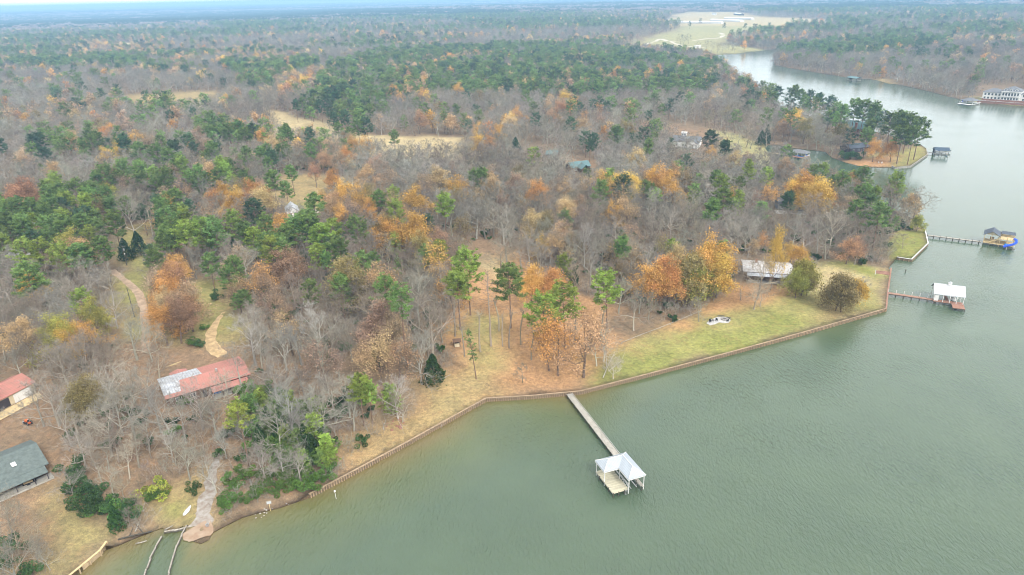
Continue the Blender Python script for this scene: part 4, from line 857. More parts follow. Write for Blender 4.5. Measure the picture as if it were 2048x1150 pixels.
# ================================================================== seawalls
def seawall(pts, label, height=1.05, step=.62, mw='wood_tan', px_=True, thick=.12, capm=None):
    P_ = [np.array(W(*p)[:2]) if px_ else np.array(p) for p in pts]
    mid_ = P_[0]; root = empty('seawall', (mid_[0], mid_[1], 0)); o = lambda p, z: (p[0]-mid_[0], p[1]-mid_[1], z)
    wall = MB(); cap = MB(); spots = []
    for a, b_ in zip(P_[:-1], P_[1:]):
        d = (b_-a)/np.hypot(*(b_-a)); nrm = np.array([-d[1], d[0]])
        if inside(np.array([(a+b_)/2+nrm*.5]), SHORE)[0] == False: nrm = -nrm      # points to the water
        w0, w1 = a+nrm*.05, b_+nrm*.05
        wall.beam(o(w0, height/2-.75), o(w1, height/2-.75), thick, height+1.4)
        cap.beam(o(a+nrm*.02, height+.06), o(b_+nrm*.02, height+.06), .42, .10)
        n_ = max(1, int(np.hypot(*(b_-a))/step))
        for k in range(n_): spots.append(a+(b_-a)*(k+.5)/n_+nrm*.22)
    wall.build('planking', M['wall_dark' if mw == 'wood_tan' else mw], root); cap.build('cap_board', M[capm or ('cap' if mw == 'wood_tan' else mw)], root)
    spots.sort(key=lambda p: np.hypot(*p)); pl = None
    for i, p in enumerate(spots[:100]):
        if pl is None:
            pl = MB().tube((0, 0, -1.3), (0, 0, height-.08), .15, .14, 8).build('pile', M['pile' if mw == 'wood_tan' else mw], root); pl.location = o(p, 0); me0 = pl.data
        else:
            q = bpy.data.objects.new('pile', me0); COL.objects.link(q); q.parent = root; q.location = o(p, float(rng.uniform(-.12, .02))); q.rotation_euler = (float(rng.normal(0, .02)), float(rng.normal(0, .02)), float(rng.uniform(0, 6))); q.scale = (float(rng.uniform(.8, 1.1)),)*2+(1,)
    if len(spots) > 100:
        m = MB()
        for p in spots[100:]: m.tube(o(p, -1.3), o(p, height-.08), .15, .14, 6)
        tag(m.build('far_piles', M['pile' if mw == 'wood_tan' else mw], root), None, None, None, 'stuff')
    tag(root, label, 'seawall', 'timber seawalls along the lake'); return root
seawall([(619, 996), (700, 953.5), (800, 899), (900, 843), (972, 803)], 'timber piled seawall slanting along the leafy lot, ending at the brushy corner')
seawall([(972, 803), (1060, 798), (1161, 788.5)], 'short straight timber seawall where the long grey pier comes ashore', mw='wood_tan')
seawall([(1161, 788.5), (1300, 753), (1450, 713), (1600, 672), (1771, 622.5)], 'long straight timber seawall below the green lawn with the fire pit')
seawall([(1771, 622.5), (1775, 584), (1781, 541)], 'pinkish seawall end where the red brown dock walkway starts', capm='wood_red')
seawall([(1793, 519), (1822, 523.5), (1855, 491), (1848, 459)], 'pale capped seawall round the small lawn by the dark walkway', step=1.5, capm='white')
seawall([(1783, 335), (1790, 338), (1821, 335), (1854, 312), (1852, 300)], 'grey seawall round the grassy tip of the pine point', step=1.6, mw='wood_grey', capm='wood_grey')
# yard seawall at the near corner: board walk cap on square posts
Yw = [W(x, y)[:2] for x, y in ((216, 1092), (203, 1110), (161, 1145), (60, 1228))]
r = empty('seawall', (*Yw[1], 0)); o = lambda p, z: (p[0]-Yw[1][0], p[1]-Yw[1][1], z)
m = MB(); m2 = MB()
for a, b_ in zip(Yw[:-1], Yw[1:]): m.beam(o(a, 1.25), o(b_, 1.25), .45, .1); m2.beam(o(a, .3), o(b_, .3), .1, 1.8)
m.build('cap_board', M['wood_new'], r); m2.build('planking', M['wood_tan'], r)
for a, b_ in zip(Yw[:-1], Yw[1:]):
    n_ = max(1, int(np.hypot(*(b_-a))/2.2))
    for k in range(n_):
        p = a+(b_-a)*k/n_; MB().box(o(p+np.array([.2, -.25]), .2), (.2, .2, 1.9)).build('post', M['wood_tan'], r)
tag(r, 'low board topped seawall of the yard beside the log lined slip', 'seawall', 'timber seawalls along the lake')

# ================================================================== buildings
def gable(root, x0, x1, y0, y1, h, rh, roofm, wallm=None, o_=.5, base=0., ridge='x', rname='roof', wname='wall', t=.14):
    """walls with gable ends and a two-slope roof"""
    if wallm is not None:
        w_ = MB()
        if ridge == 'x':
            ym = (y0+y1)/2; pr = [(y0, base), (y1, base), (y1, h), (ym, h+rh-.02), (y0, h)]; vs = [(x0, a, b_) for a, b_ in pr]+[(x1, a, b_) for a, b_ in pr]
        else:
            xm = (x0+x1)/2; pr = [(x0, base), (x1, base), (x1, h), (xm, h+rh-.02), (x0, h)]; vs = [(a, y0, b_) for a, b_ in pr]+[(a, y1, b_) for a, b_ in pr]
        w_.add(vs, [(0, 1, 2, 3, 4), (9, 8, 7, 6, 5)]+[(i, 5+i, 5+(i+1) % 5, (i+1) % 5) for i in range(5)]); w_.build(wname, wallm, root)
    r_ = MB()
    if ridge == 'x':
        ym = (y0+y1)/2; s = rh/((y1-y0)/2); z0 = h-o_*s+.16
        r_.plate([(x0-o_, y0-o_, z0), (x1+o_, y0-o_, z0), (x1+o_, ym, h+rh+.16), (x0-o_, ym, h+rh+.16)], t)
        r_.plate([(x0-o_, ym, h+rh+.162), (x1+o_, ym, h+rh+.162), (x1+o_, y1+o_, z0), (x0-o_, y1+o_, z0)], t)
    else:
        xm = (x0+x1)/2; s = rh/((x1-x0)/2); z0 = h-o_*s+.16
        r_.plate([(x0-o_, y1+o_, z0), (x0-o_, y0-o_, z0), (xm, y0-o_, h+rh+.16), (xm, y1+o_, h+rh+.16)], t)
        r_.plate([(xm, y1+o_, h+rh+.162), (xm, y0-o_, h+rh+.162), (x1+o_, y0-o_, z0), (x1+o_, y1+o_, z0)], t)
    return r_.build(rname, roofm, root)
def hip(root, x0, x1, y0, y1, h, rh, roofm, o_=.5, t=.14, name='roof'):
    a, b_, c, d = x0-o_, x1+o_, y0-o_, y1+o_; w_ = (d-c)/2; ym = (c+d)/2; l, r2 = (a+w_, b_-w_) if b_-a > d-c else ((a+b_)/2-.1, (a+b_)/2+.1)
    z0, z1 = h, h+rh; vs = [(a, c, z0), (b_, c, z0), (b_, d, z0), (a, d, z0), (l, ym, z1), (r2, ym, z1), (a, c, z0-t), (b_, c, z0-t), (b_, d, z0-t), (a, d, z0-t)]
    return MB().add(vs, [(0, 1, 5, 4), (1, 2, 5), (2, 3, 4, 5), (3, 0, 4), (6, 7, 1, 0), (7, 8, 2, 1), (8, 9, 3, 2), (9, 6, 0, 3), (9, 8, 7, 6)]).build(name, roofm, root)
def window(root, c, w_, h_, face='y', s=-1, fm='white', name='window', pm='glass'):
    """c: centre on the wall face; face axis and outward sign"""
    dx = (w_, .08, h_) if face == 'y' else (.08, w_, h_); off = (0, s*.03, 0) if face == 'y' else (s*.03, 0, 0); off2 = tuple(2*v for v in off)
    f = MB(); b4 = [((0, h_/2), (w_, .1)), ((0, -h_/2), (w_, .1)), ((-w_/2, 0), (.1, h_+.1)), ((w_/2, 0), (.1, h_+.1)), ((0, 0), (.05, h_))]
    for (a, z), (ww, hh) in b4:
        f.box((c[0]+off2[0]+(a if face == 'y' else 0), c[1]+off2[1]+(0 if face == 'y' else a), c[2]+z), (ww, .06, hh) if face == 'y' else (.06, ww, hh))
    fo = f.build(name, M[fm], root)
    MB().box((c[0]+off[0], c[1]+off[1], c[2]), (w_, .05, h_) if face == 'y' else (.05, w_, h_)).build('pane', M[pm], fo); return fo
def door(root, c, w_, h_, m='brown_wall', name='door', face='y', s=-1):
    off = (0, s*.03, 0) if face == 'y' else (s*.03, 0, 0)
    d = MB().box((c[0]+off[0], c[1]+off[1], c[2]), (w_, .1, h_) if face == 'y' else (.1, w_, h_)).build(name, M[m], root)
    MB().box((c[0]+off[0]*3+(w_*.38 if face == 'y' else 0), c[1]+off[1]*3+(0 if face == 'y' else w_*.38), c[2]), (.08, .08, .12)).build('handle', M['silver'], d); return d
def frame_of(a, b_, z):
    """world origin and heading from two photo points on an eave line of height z above its ground"""
    g = G(*a, z)[2]; A = W(*a, g+z); B = W(*b_, g+z); d = B-A; return (A[0], A[1], g), math.atan2(d[1], d[0]), float(np.hypot(d[0], d[1]))
def posts(root, pts, z0, z1, w_=.16, m='wood_tan', name='post'):
    for x, y in pts: MB().box((x, y, (z0+z1)/2), (w_, w_, z1-z0)).build(name, M[m], root)
def piles(root, pts, z1=.8, r_=.13, m='wood_dark', name='piling'):
    for x, y in pts: MB().tube((x, y, -1.5), (x, y, z1), r_, r_*.95, 8).build(name, M[m], root)

# --- long grey pier and its L-shaped boathouse
pa, pb = np.array([14.75, 158.1]), np.array([24.0, 129.6]); L_ = float(np.hypot(*(pb-pa))); rz = math.atan2(*(pb-pa)[::-1])
r = empty('pier', (*pa, 0), rz)
MB().box((L_/2, 0, .95), (L_, 1.55, .09)).build('deck', mat('grey_pier_boards', (.36, .34, .30), noise=.3, nscale=1.5, wave=(0, .16, .6)), r)
m = MB()
for s in (-.7, .7): m.box((L_/2, s, .80), (L_, .07, .2))
m.build('stringer', M['wood_grey'], r)
n_ = 13
for k in range(n_):
    x = .6+k*(L_-1.2)/(n_-1)
    for s in (-.78, .78): MB().tube((x, s, -1.6), (x, s, 1.02), .10, .10, 8).build('piling', M['wood_dark'], r)
m = MB(); m.tube((0.3, .78, 1.32), (L_, .78, 1.32), .035, n=6)
m.build('handrail', M['white'], r)
for k in range(n_):
    x = .6+k*(L_-1.2)/(n_-1); MB().tube((x, .78, 1.0), (x, .78, 1.32), .03, n=6).build('rail_post', M['white'], r)
tag(r, 'long narrow grey board pier running from the seawall to the white roofed boathouse', 'pier')

r = empty('boathouse', (17.7, 125.3, 0), rad(20.5))
zr, ze = 5.35, 4.0
v = dict(A=(0, 0, ze), B=(7.9, 0, ze), C=(7.9, -8.7, ze), D=(3.6, -8.7, ze), E=(3.6, -4.4, ze), G_=(0, -4.4, ze), H=(2.2, -2.2, zr), J=(5.75, -2.2, zr), K=(5.75, -6.5, zr))
m = MB()
for names in (('A', 'G_', 'H'), ('A', 'H', 'J', 'B'), ('B', 'J', 'K', 'C'), ('C', 'K', 'D'), ('D', 'K', 'J', 'E'), ('E', 'J', 'H', 'G_')): m.plate([v[k] for k in names][::-1], .09)
m.build('roof', mat('ribbed_white_roof', (.34, .38, .42), rough=.55, spec=.4, noise=.1, nscale=.5, wave=(0, .35, .8)), r)
m = MB()
for a, b_ in (('A', 'H'), ('G_', 'H'), ('H', 'J'), ('B', 'J'), ('J', 'K'), ('C', 'K'), ('D', 'K')): m.tube(Vector(v[a])+Vector((0, 0, .05)), Vector(v[b_])+Vector((0, 0, .05)), .07, n=6)
m.build('ridge_cap', M['white'], r)
m = MB()
for a, b_ in (('A', 'B'), ('B', 'C'), ('C', 'D'), ('D', 'E'), ('E', 'G_'), ('G_', 'A')): m.beam(Vector(v[a])*.985-Vector((-.05, 0, .2)), Vector(v[b_])*.985-Vector((-.05, 0, .2)), .1, .2)
m.build('fascia', M['white'], r)
m = MB()
for k in range(10): m.box((2.15, -.5-k*.82, .95), (3.9, .78, .09))
m.build('deck', M['wood_deck_pale'], r)
MB().box((7.35, -4.4, .95), (.8, 8.4, .09)).build('side_walk', M['wood_grey'], r)
m = MB(); [m.box((x, y, .78), (3.9 if 0 else .08, 8.2, .22)) for x, y in ((.25, -4.2), (4.05, -4.2), (7.0, -4.4), (7.7, -4.4))]; m.build('joist', M['wood_grey'], r)
posts(r, [(.3, -.3), (.3, -4.1), (3.9, -.3), (7.6, -.3), (7.6, -4.4), (7.6, -8.4), (3.9, -4.3), (3.9, -8.4), (2.1, -.3)], -1.4, 3.9, .14, 'white')
piles(r, [(.25, -2), (.25, -6.2), (.25, -8.25), (1.6, -8.25), (3.0, -8.25), (4.1, -2.2), (4.1, -6.2), (7.0, -2.2), (7.0, -6.4), (7.05, -8.6)], 1.05)
m = MB()
for y in (-1.2, -3.4, -5.6, -7.6): m.beam((4.2, y, 2.9), (6.9, y, 2.9), .08, .12); m.beam((4.3, y, 2.9), (4.9, y, .5), .03, .03); m.beam((6.8, y, 2.9), (6.3, y, .5), .03, .03)
m.beam((4.9, -1, .55), (4.9, -7.8, .55), .2, .12); m.beam((6.3, -1, .55), (6.3, -7.8, .55), .2, .12); m.build('boat_lift', M['silver'], r)
m = MB()
for y0 in (-4.6, -6.6): m.beam((4.05, y0, 1.0), (4.05, y0-1.8, 2.2), .05, .05); m.beam((4.05, y0, 2.2), (4.05, y0-1.8, 1.0), .05, .05)
m.beam((4.05, -4.4, 2.2), (4.05, -8.4, 2.2), .05, .06); m.build('side_brace', M['white'], r)
m = MB()
for z in (0, .35, .7, 1.05): m.box((3.3, -8.5, z), (.5, .05, .06))
for x in (3.05, 3.55): m.tube((x, -8.5, -.6), (x, -8.5, 1.7), .03, n=6)
m.build('swim_ladder', M['silver'], r)
tag(r, 'boathouse with L-shaped ribbed white hip roof at the end of the grey pier', 'boathouse')

# --- dock with white ribbed roof and red brown deck
pa, pb = np.array([132.3, 219.7]), np.array([145.9, 212.6]); L_ = float(np.hypot(*(pb-pa))); rz = math.atan2(*(pb-pa)[::-1])
r = empty('pier', (*pa, 0), rz); MB().box((L_/2, 0, 1.02), (L_, 1.5, .1)).build('deck', mat('red_brown_walk', (.30, .18, .135), noise=.18, wave=(0, .16, .75)), r)
MB().box((L_/2, -.72, .84), (L_, .08, .22)).build('stringer', M['wood_dark'], r)
for k in range(7):
    x = .4+k*(L_-.8)/6
    for s in (-.7, .7): MB().tube((x, s, -1.5), (x, s, .95), .11, n=8).build('piling', M['wood_dark'], r)
    MB().box((x, .72, 1.65), (.14, .14, 1.25)).build('white_post', M['white'], r)  # plain short white post, carries no lamp
tag(r, 'red brown board walkway lined with short white posts, leading to the white ribbed roof', 'pier')
r = empty('boathouse', (144.4, 212.3, 0), rad(-24))
rf = gable(r, 0, 8.7, .3, 7.6, 3.6, 2.3, M['white_metal'], None, .35)
c = MB(); c.box((4.4, 3.95, 6.3), (1.0, 1.0, .9)).build('cupola', M['white'], rf)
MB().lathe([(.75, 0), (.05, .5)], 4, (4.4, 3.95, 6.75)).build('cupola_roof', M['white_metal'], rf)
MB().tube((4.4, 3.95, 7.2), (4.4, 3.95, 7.8), .04, n=6).build('weather_vane', M['black'], rf)
MB().add([(x, y, z) for x in (.05, 8.65) for y, z in ((.3, 3.5), (7.6, 3.5), (3.95, 5.8))], [(0, 1, 2), (5, 4, 3), (0, 3, 4, 1), (1, 4, 5, 2), (2, 5, 3, 0)]).build('gable_end', M['white'], r)
MB().box((4.35, .35, 1.02), (8.9, 1.9, .1)).build('deck', M['wood_red'], r); MB().box((7.0, -2.5, 1.02), (3.6, 3.8, .1)).build('swim_platform', M['wood_red'], r)
m = MB(); m.box((4.35, -.58, .85), (8.9, .08, .24)); m.box((5.22, -2.5, .85), (.08, 3.8, .24)); m.box((7.0, -4.38, .85), (3.6, .08, .24)); m.box((8.78, -2.5, .85), (.08, 3.8, .24)); m.build('rim_board', M['wood_dark'], r)
MB().box((.75, 1.0, 2.2), (1.3, 1.6, 2.3)).build('storage_closet', M['white'], r)
posts(r, [(2.6, -.45), (4.6, -.45), (6.6, -.45), (8.6, -.45)], 1.07, 3.5, .16, 'white'); posts(r, [(.2, 7.4), (4.4, 7.4), (8.6, 7.4), (.2, 4), (8.6, 4)], -1.4, 3.5, .16, 'white')
piles(r, [(.2, -.5), (1.8, -.5), (3.5, -.5), (5.3, -4.2), (7.0, -4.2), (8.7, -4.2), (8.7, -2), (8.7, -.5)], .95)
m = MB(); m.box((4.3, 4.6, .95), (.9, 6.0, .1)); m.build('slip_walk', M['wood_red'], r)
m = MB(); m.lathe([(.02, 0), (.75, .15), (.95, .6), (.9, .7)], 12); 
for v_ in range(len(m.v)): x_, y_, z_ = m.v[v_]; m.v[v_] = (6.3+x_, 4.4+y_*2.7, .5+z_)
tag(m.build('boat_hull', M['white'], None), 'white speedboat in the slip under the white ribbed roof', 'boat'); bo = bpy.data.objects['boat_hull']; bo.name = 'speedboat'; bo.location = (144.4, 212.3, 0); bo.rotation_euler = (0, 0, rad(-24)); MB().box((6.3, 4.2, 1.25), (1.2, .1, .35)).build('windshield', M['glass'], bo)
tag(r, 'boathouse with white ribbed roof, cupola and red brown swim deck on the lake', 'boathouse')

# --- two level boathouse with the blue slide
pa, pb = np.array([180.0, 280.0]), np.array([197.6, 269.9]); L_ = float(np.hypot(*(pb-pa))); rz = math.atan2(*(pb-pa)[::-1])
r = empty('pier', (*pa, 0), rz); MB().box((L_/2, 0, 1.0), (L_, 1.3, .1)).build('deck', M['wood_grey'], r)
m = MB(); m.beam((0, -.65, .85), (L_, -.65, .85), .08, .2); m.beam((0, .65, .85), (L_, .65, .85), .08, .2); m.build('stringer', M['wood_dark'], r)
for k in range(9):
    x = .8+k*(L_-1.4)/8
    for s in (-.68, .68): MB().tube((x, s, -1.5), (x, s, 1.25), .13, n=8).build('piling', M['wood_dark'], r)
tag(r, 'dark weathered walkway leading out to the boathouse with the blue slide', 'pier')
r = empty('boathouse', (197.6, 269.0, 0), rad(-36))
gable(r, 0.3, 5.3, 1.5, 7.5, 4.3, 1.45, M['dark_roof'], None, .55, ridge='y')
MB().add([(0.3, y, 4.3) for y in (1.52, 1.62)]+[(5.3, y, 4.3) for y in (1.52, 1.62)]+[(2.8, y, 5.75) for y in (1.52, 1.62)], [(0, 2, 4), (5, 3, 1), (0, 1, 3, 2), (2, 3, 5, 4), (4, 5, 1, 0)]).build('gable_end', M['cream'], r)
MB().plate([(5.85, 4.9, 4.35), (10.7, 4.9, 4.35), (10.7, 7.9, 4.9), (5.85, 7.9, 4.9)], .14).build('rear_roof', M['dark_roof'], r)
MB().box((5.5, 3.2, 1.05), (10.6, 6.4, .12)).build('lower_deck', M['wood_new'], r); MB().box((8.1, 2.5, 3.35), (5.0, 4.6, .14)).build('sun_deck', M['wood_new'], r)
MB().box((.4, 4.4, 2.6), (.12, 5.6, 3.2)).build('side_wall', M['cream'], r); MB().box((8.2, 7.6, 2.9), (5.0, .12, 3.4)).build('rear_wall', M['cream'], r)
posts(r, [(.4, .3), (2.8, 1.6), (5.3, 1.6), (5.8, .4), (8.2, .4), (10.5, .4), (10.5, 4.6), (10.5, 7.6), (8.2, 4.8), (.4, 7.4), (5.3, 7.4)], -1.2, 4.2, .2, 'wood_new')
def railing(root, pts, z, h=.95, m='wood_new'):
    mm = MB()
    for a, b_ in zip(pts[:-1], pts[1:]):
        for zz in (h, h*.5): mm.beam((*a, z+zz), (*b_, z+zz), .06, .07)
        n_ = max(1, int(math.dist(a, b_)/1.2))
        for k in range(n_+1): mm.box((a[0]+(b_[0]-a[0])*k/n_, a[1]+(b_[1]-a[1])*k/n_, z+h/2), (.07, .07, h))
    return mm.build('railing', M[m], root)
railing(r, [(5.7, .3), (9.3, .3)], 3.42); railing(r, [(5.7, .3), (5.7, 4.7), (10.5, 4.7), (10.5, 1.6)], 3.42); railing(r, [(.3, .1), (4.2, .1)], 1.1)
m = MB()
for k in range(9): m.box((2.0+k*.42, 1.0, 1.2+k*.26), (.42, 1.0, .07))
m.beam((1.9, .5, 1.15), (5.7, .5, 3.4), .08, .25); m.beam((1.9, 1.5, 1.15), (5.7, 1.5, 3.4), .08, .25); m.build('staircase', M['wood_new'], r)
piles(r, [(.4, .1), (2.3, .1), (4.2, .1), (6, .1), (8, .1), (10.4, .1), (.4, 3), (10.6, 3.2)], 1.0)
MB().box((9.6, -1.6, .6), (3.6, 1.2, .1)).build('swim_ledge', M['wood_dark'], r)
pts = [Vector((10.4, 1.0, 4.1)), Vector((11.2, .2, 3.9)), Vector((11.3, -.9, 3.3)), Vector((10.5, -1.7, 2.6)), Vector((9.4, -2.0, 2.1)), Vector((8.3, -2.2, 1.7)), Vector((7.4, -2.5, 1.2))]
sm = MB().path(pts, [.48]*7, 10).build('slide', M['blue'], r)
piles(r, [(11.0, -1.0), (8.6, -2.3)], 1.9, .07, 'white', 'slide_leg')
MB().box((3.0, 4.6, 2.1), (1.4, 1.2, .9)).build('counter', M['wood_tan'], r)
tag(r, 'two level timber boathouse with charcoal roof, sun deck and blue slide', 'boathouse')
t_ = MB().lathe([(.55, 0), (.75, .15), (.78, .6), (.6, .95), (.2, 1.0)], 14).build('water_float', M['blue_light']); p = W(1984+28, 492, .7); t_.location = (p[0], p[1], .68)
tag(t_, 'light blue round plastic float tub beneath the blue slide', 'float')

def small_boathouse(a, b_, z, D, roofm, label, wallm='white', walk=None, deck=None, kind='gable', front_deck=0., rh=1.3, walkm='wood_grey', boat='white', dm='wood_grey'):
    A = W(*a, z); B = W(*b_, z); L_ = float(np.hypot(*(B-A)[:2])); rz = math.atan2((B-A)[1], (B-A)[0]); r = empty('boathouse', (A[0], A[1], 0), rz)
    if kind == 'gable': gable(r, 0, L_, 0, D, z, rh, M[roofm], None, .4)
    else: hip(r, 0, L_, 0, D, z+.1, rh, M[roofm], .4)
    MB().box((L_/2, D/2, z-.1), (L_, D, .12)).build('ceiling_frame', M[wallm], r)
    m = MB(); m.box((L_/2, D-.5, 1.0), (L_, 1, .1)); m.box((.5, D/2, 1.003), (1, D-.2, .1)); m.box((L_-.5, D/2, 1.003), (1, D-.2, .1)); m.box((L_/2, .4-front_deck/2, .997), (L_, .8+front_deck, .1)); m.build('deck', M[dm], r)
    posts(r, [(.15, .15), (L_/2, .15), (L_-.15, .15), (.15, D-.15), (L_/2, D-.15), (L_-.15, D-.15)], -1.3, z-.1, .2, wallm)
    MB().box((.3, D*.7, 2.0), (.12, D*.5, 2.0)).build('end_wall', M[wallm], r)
    tag(r, label, 'boathouse')
    if walk:
        q0, q1 = W(*walk[0], 1.0), W(*walk[1], 1.0); rr = empty('pier', (q0[0], q0[1], 0), math.atan2((q1-q0)[1], (q1-q0)[0])); Lw = float(np.hypot(*(q1-q0)[:2]))
        MB().box((Lw/2, 0, .96), (Lw, 1.3, .12)).build('deck', M[walkm], rr)
        for k in range(max(2, int(Lw/3))):
            for s in (-.6, .6): MB().tube((.5+k*3, s, -1.4), (.5+k*3, s, .95), .12, n=6).build('piling', M['wood_dark'], rr)
        tag(rr, walk[2], 'pier')
    return r, L_
def motor_boat(loc, rz, label, L_=6.5, hull='white', stripe='blue', name='motor_boat'):
    r = empty(name, loc, rz); sec = [(-.5, .95, .0), (-.2, 1.05, 0), (.15, 1.0, 0), (.38, .62, .06), (.5, .06, .2)]
    vs = []; fs = []
    for u, w_, up in sec:
        x = u*L_; vs += [(x, -w_, .95+up), (x, -w_*.75, .3), (x, 0, .05+up), (x, w_*.75, .3), (x, w_, .95+up)]
    for i in range(4):
        for j in range(4): fs.append((i*5+j, i*5+j+1, i*5+j+6, i*5+j+5))
    fs += [(0, 1, 2, 3, 4)]; fs += [(i*5, i*5+5, i*5+9, i*5+4) for i in range(4)]
    MB().add(vs, fs).build('hull', M[hull], r); MB().box((.3, 0, 1.25), (.1, 1.4, .5), 0, ('Y', -.4)).build('windshield', M['glass'], r)
    for y in (-.45, .45): MB().box((-.5, y, 1.15), (.6, .5, .4)).box((-.8, y, 1.45), (.12, .5, .5)).build('seat', M[stripe], r)
    MB().box((-L_*.53, 0, 1.0), (.45, .4, .9)).build('outboard_motor', M['black'], r); tag(r, label, 'boat'); return r
rr, L_ = small_boathouse((1871, 300.5), (1899, 301.5), 3.4, 6.0, 'navy_roof', 'navy roofed boathouse off the tip of the pine point', 'dark_wall', ((1853, 304), (1871, 306), 'short dark walkway from the pine point to the navy roofed boathouse'))
q = W(1884, 306, .3); motor_boat((q[0]-.5, q[1]+2.5, .35), rr.rotation_euler.z+.1, 'white motor boat raised under the navy boathouse roof')
motor_boat((q[0]+3.4, q[1]+1.2, .5), rr.rotation_euler.z+math.pi, 'smaller white boat at the open end of the navy boathouse', 4.6)
rr, L_ = small_boathouse((1578, 303.5), (1612, 308), 3.3, 7.0, 'grey_roof', 'pale grey hip roofed boathouse in the narrow green cove', 'white', ((1538, 305.5), (1577, 309.5), 'tan straight walkway crossing from the cove lawn to the grey boathouse'), None, 'hip', 2.6, 1.6, 'wood_new', 'white', 'wood_red')
q = W(1600, 315, .5); motor_boat((q[0], q[1]+1.0, .3), rr.rotation_euler.z, 'blue covered boat beside the pink deck in the cove', 5.5, 'blue_tarp', 'blue_tarp')
q = W(1613, 313, .5); motor_boat((q[0], q[1], .3), rr.rotation_euler.z+1.2, 'white boat at the outer end of the cove boathouse', 5)
small_boathouse((1694, 154.5), (1713, 157), 3.8, 8, 'teal_roof', 'dark teal boathouse far across the lake near the pale beach', 'dark_wall', ((1713, 158), (1745, 157.5), 'thin far walkway from the pale beach to the teal boathouse'))
r, L_ = small_boathouse((1920, 200), (1946, 203), 3.8, 11, 'grey_roof', 'white boathouse with grey hip roof on the shore below the mansion', 'white', ((1946, 205), (1962, 205), 'short white walkway joining the white boathouse to the mansion lawn'), None, 'hip', 3.5, 2.4, 'white', 'white', 'white')
q = W(1926, 205, .3); motor_boat((q[0], q[1], .3), 0.3, 'white boat moored at the white boathouse below the mansion', 7)

# --- metal roofed barn house on the lawn
(gx0, gy0, gz0), rz, L_ = frame_of((1486, 543), (1588, 550), 3.4); r = empty('house', (gx0, gy0, gz0), rz)
D = 12.; gable(r, .4, L_-.4, .5, D, 3.4, 1.1, M['bright_metal'], M['brown_wall'], .45)
for x in (2.5, 6.5, 13.5, 16): window(r, (x, .5, 1.9), 1.5, 1.2)
door(r, (10, .5, 1.15), 1.1, 2.2, 'red_wall')
MB().plate([(1.5, -1.9, 2.7), (L_-1.5, -1.9, 2.7), (L_-1.5, .1, 3.2), (1.5, .1, 3.2)], .08).build('porch_roof', M['rust_grey'], r); MB().box((L_/2, -.75, .15), (L_-3, 2.3, .3)).build('porch_floor', M['wood_grey'], r)
posts(r, [(x, -1.8) for x in (1.7, 5.5, 9.3, 13, L_-1.7)], .3, 2.65, .15, 'brown_wall')
MB().box((5, 8, 4.9), (.7, .7, 1.6)).build('chimney', M['brick'], r)
tag(r, 'long brown house with a leaf strewn galvanised metal roof behind the lawn', 'house')

# --- red roofed house at the driveway end
(gx0, gy0, gz0), rz, _ = frame_of((332, 800), (478, 754), 3.0); rz = rad(34); r = empty('house', (gx0, gy0, gz0), rz)
gable(r, .4, 21.2, .8, 12.4, 3.0, 1.0, M['red_metal'], M['brown_wall'], .5)
MB().plate([(-.14, 6.6, 4.20), (10.4, 6.6, 4.20), (10.0, 12.95, 3.12), (-.14, 12.95, 3.12)], .03).plate([(-.14, 1.8, 3.37), (4.0, 1.8, 3.37), (4.6, 6.598, 4.20), (-.14, 6.598, 4.20)], .03).build('grey_roof_sheets', M['rust_grey'], r)
gable(r, 3.5, 7.5, 12.6, 15.2, 2.5, .5, M['red_metal'], M['brown_wall'], .25, ridge='y', rname='annex_roof', wname='annex_wall')
MB().plate([(11, -2.2, 2.25), (20.5, -2.2, 2.25), (20.5, .2, 2.75), (11, .2, 2.75)], .08).build('porch_roof', M['red_metal'], r); MB().box((15.7, -.9, .2), (9.5, 2.5, .4)).build('porch_floor', M['wood_grey'], r)
posts(r, [(x, -2.0) for x in (11.2, 13.5, 15.8, 18.1, 20.3)], .4, 2.2, .14, 'brown_wall')
for x in (3, 6.5, 12.5, 17.5): window(r, (x, .8, 1.7), 1.4, 1.1)
door(r, (9.4, .8, 1.1), 1.0, 2.1, 'dark_wall'); window(r, (21.2, 6, 1.7), 1.6, 1.1, 'x', 1)
MB().box((14, 5.5, 4.6), (.5, .5, .8)).build('roof_vent', M['silver'], r)
tag(r, 'long low house with faded red metal roof partly patched in grey sheets', 'house')

# --- garage with red roof
(gx0, gy0, gz0), rz, L_ = frame_of((2, 799), (68, 765), 3.2); r = empty('garage', (gx0, gy0, gz0), rz)
gable(r, -8, L_, .4, 8.8, 3.2, 1.7, M['red_metal'], M['cream'], .45)
for x in (L_-3.4,): 
    d_ = MB().box((x, .36, 1.35), (4.8, .1, 2.5)).build('garage_door', M['white'], r)
MB().box((L_-8.8, .36, 1.4), (3.6, .1, 2.4)).build('bay_shade', M['dark_wall'], r); window(r, (L_, 4, 1.8), 1.2, 1, 'x', 1)  # thin dark panel on the wall, coloured as the shade inside a bay
tag(r, 'tan garage with faded red roof and white overhead door', 'garage')
r2 = MB().slab([(-9, -3.8), (L_-1, -3.6), (L_+.3, 0), (-9, 0)], 0, .12); sl_ = r2.build('driveway_slab', M['tan_concrete']); sl_.location = (gx0, gy0, gz0); sl_.rotation_euler = (0, 0, rz); tag(sl_, 'tan concrete apron in front of the red roofed garage', 'slab')

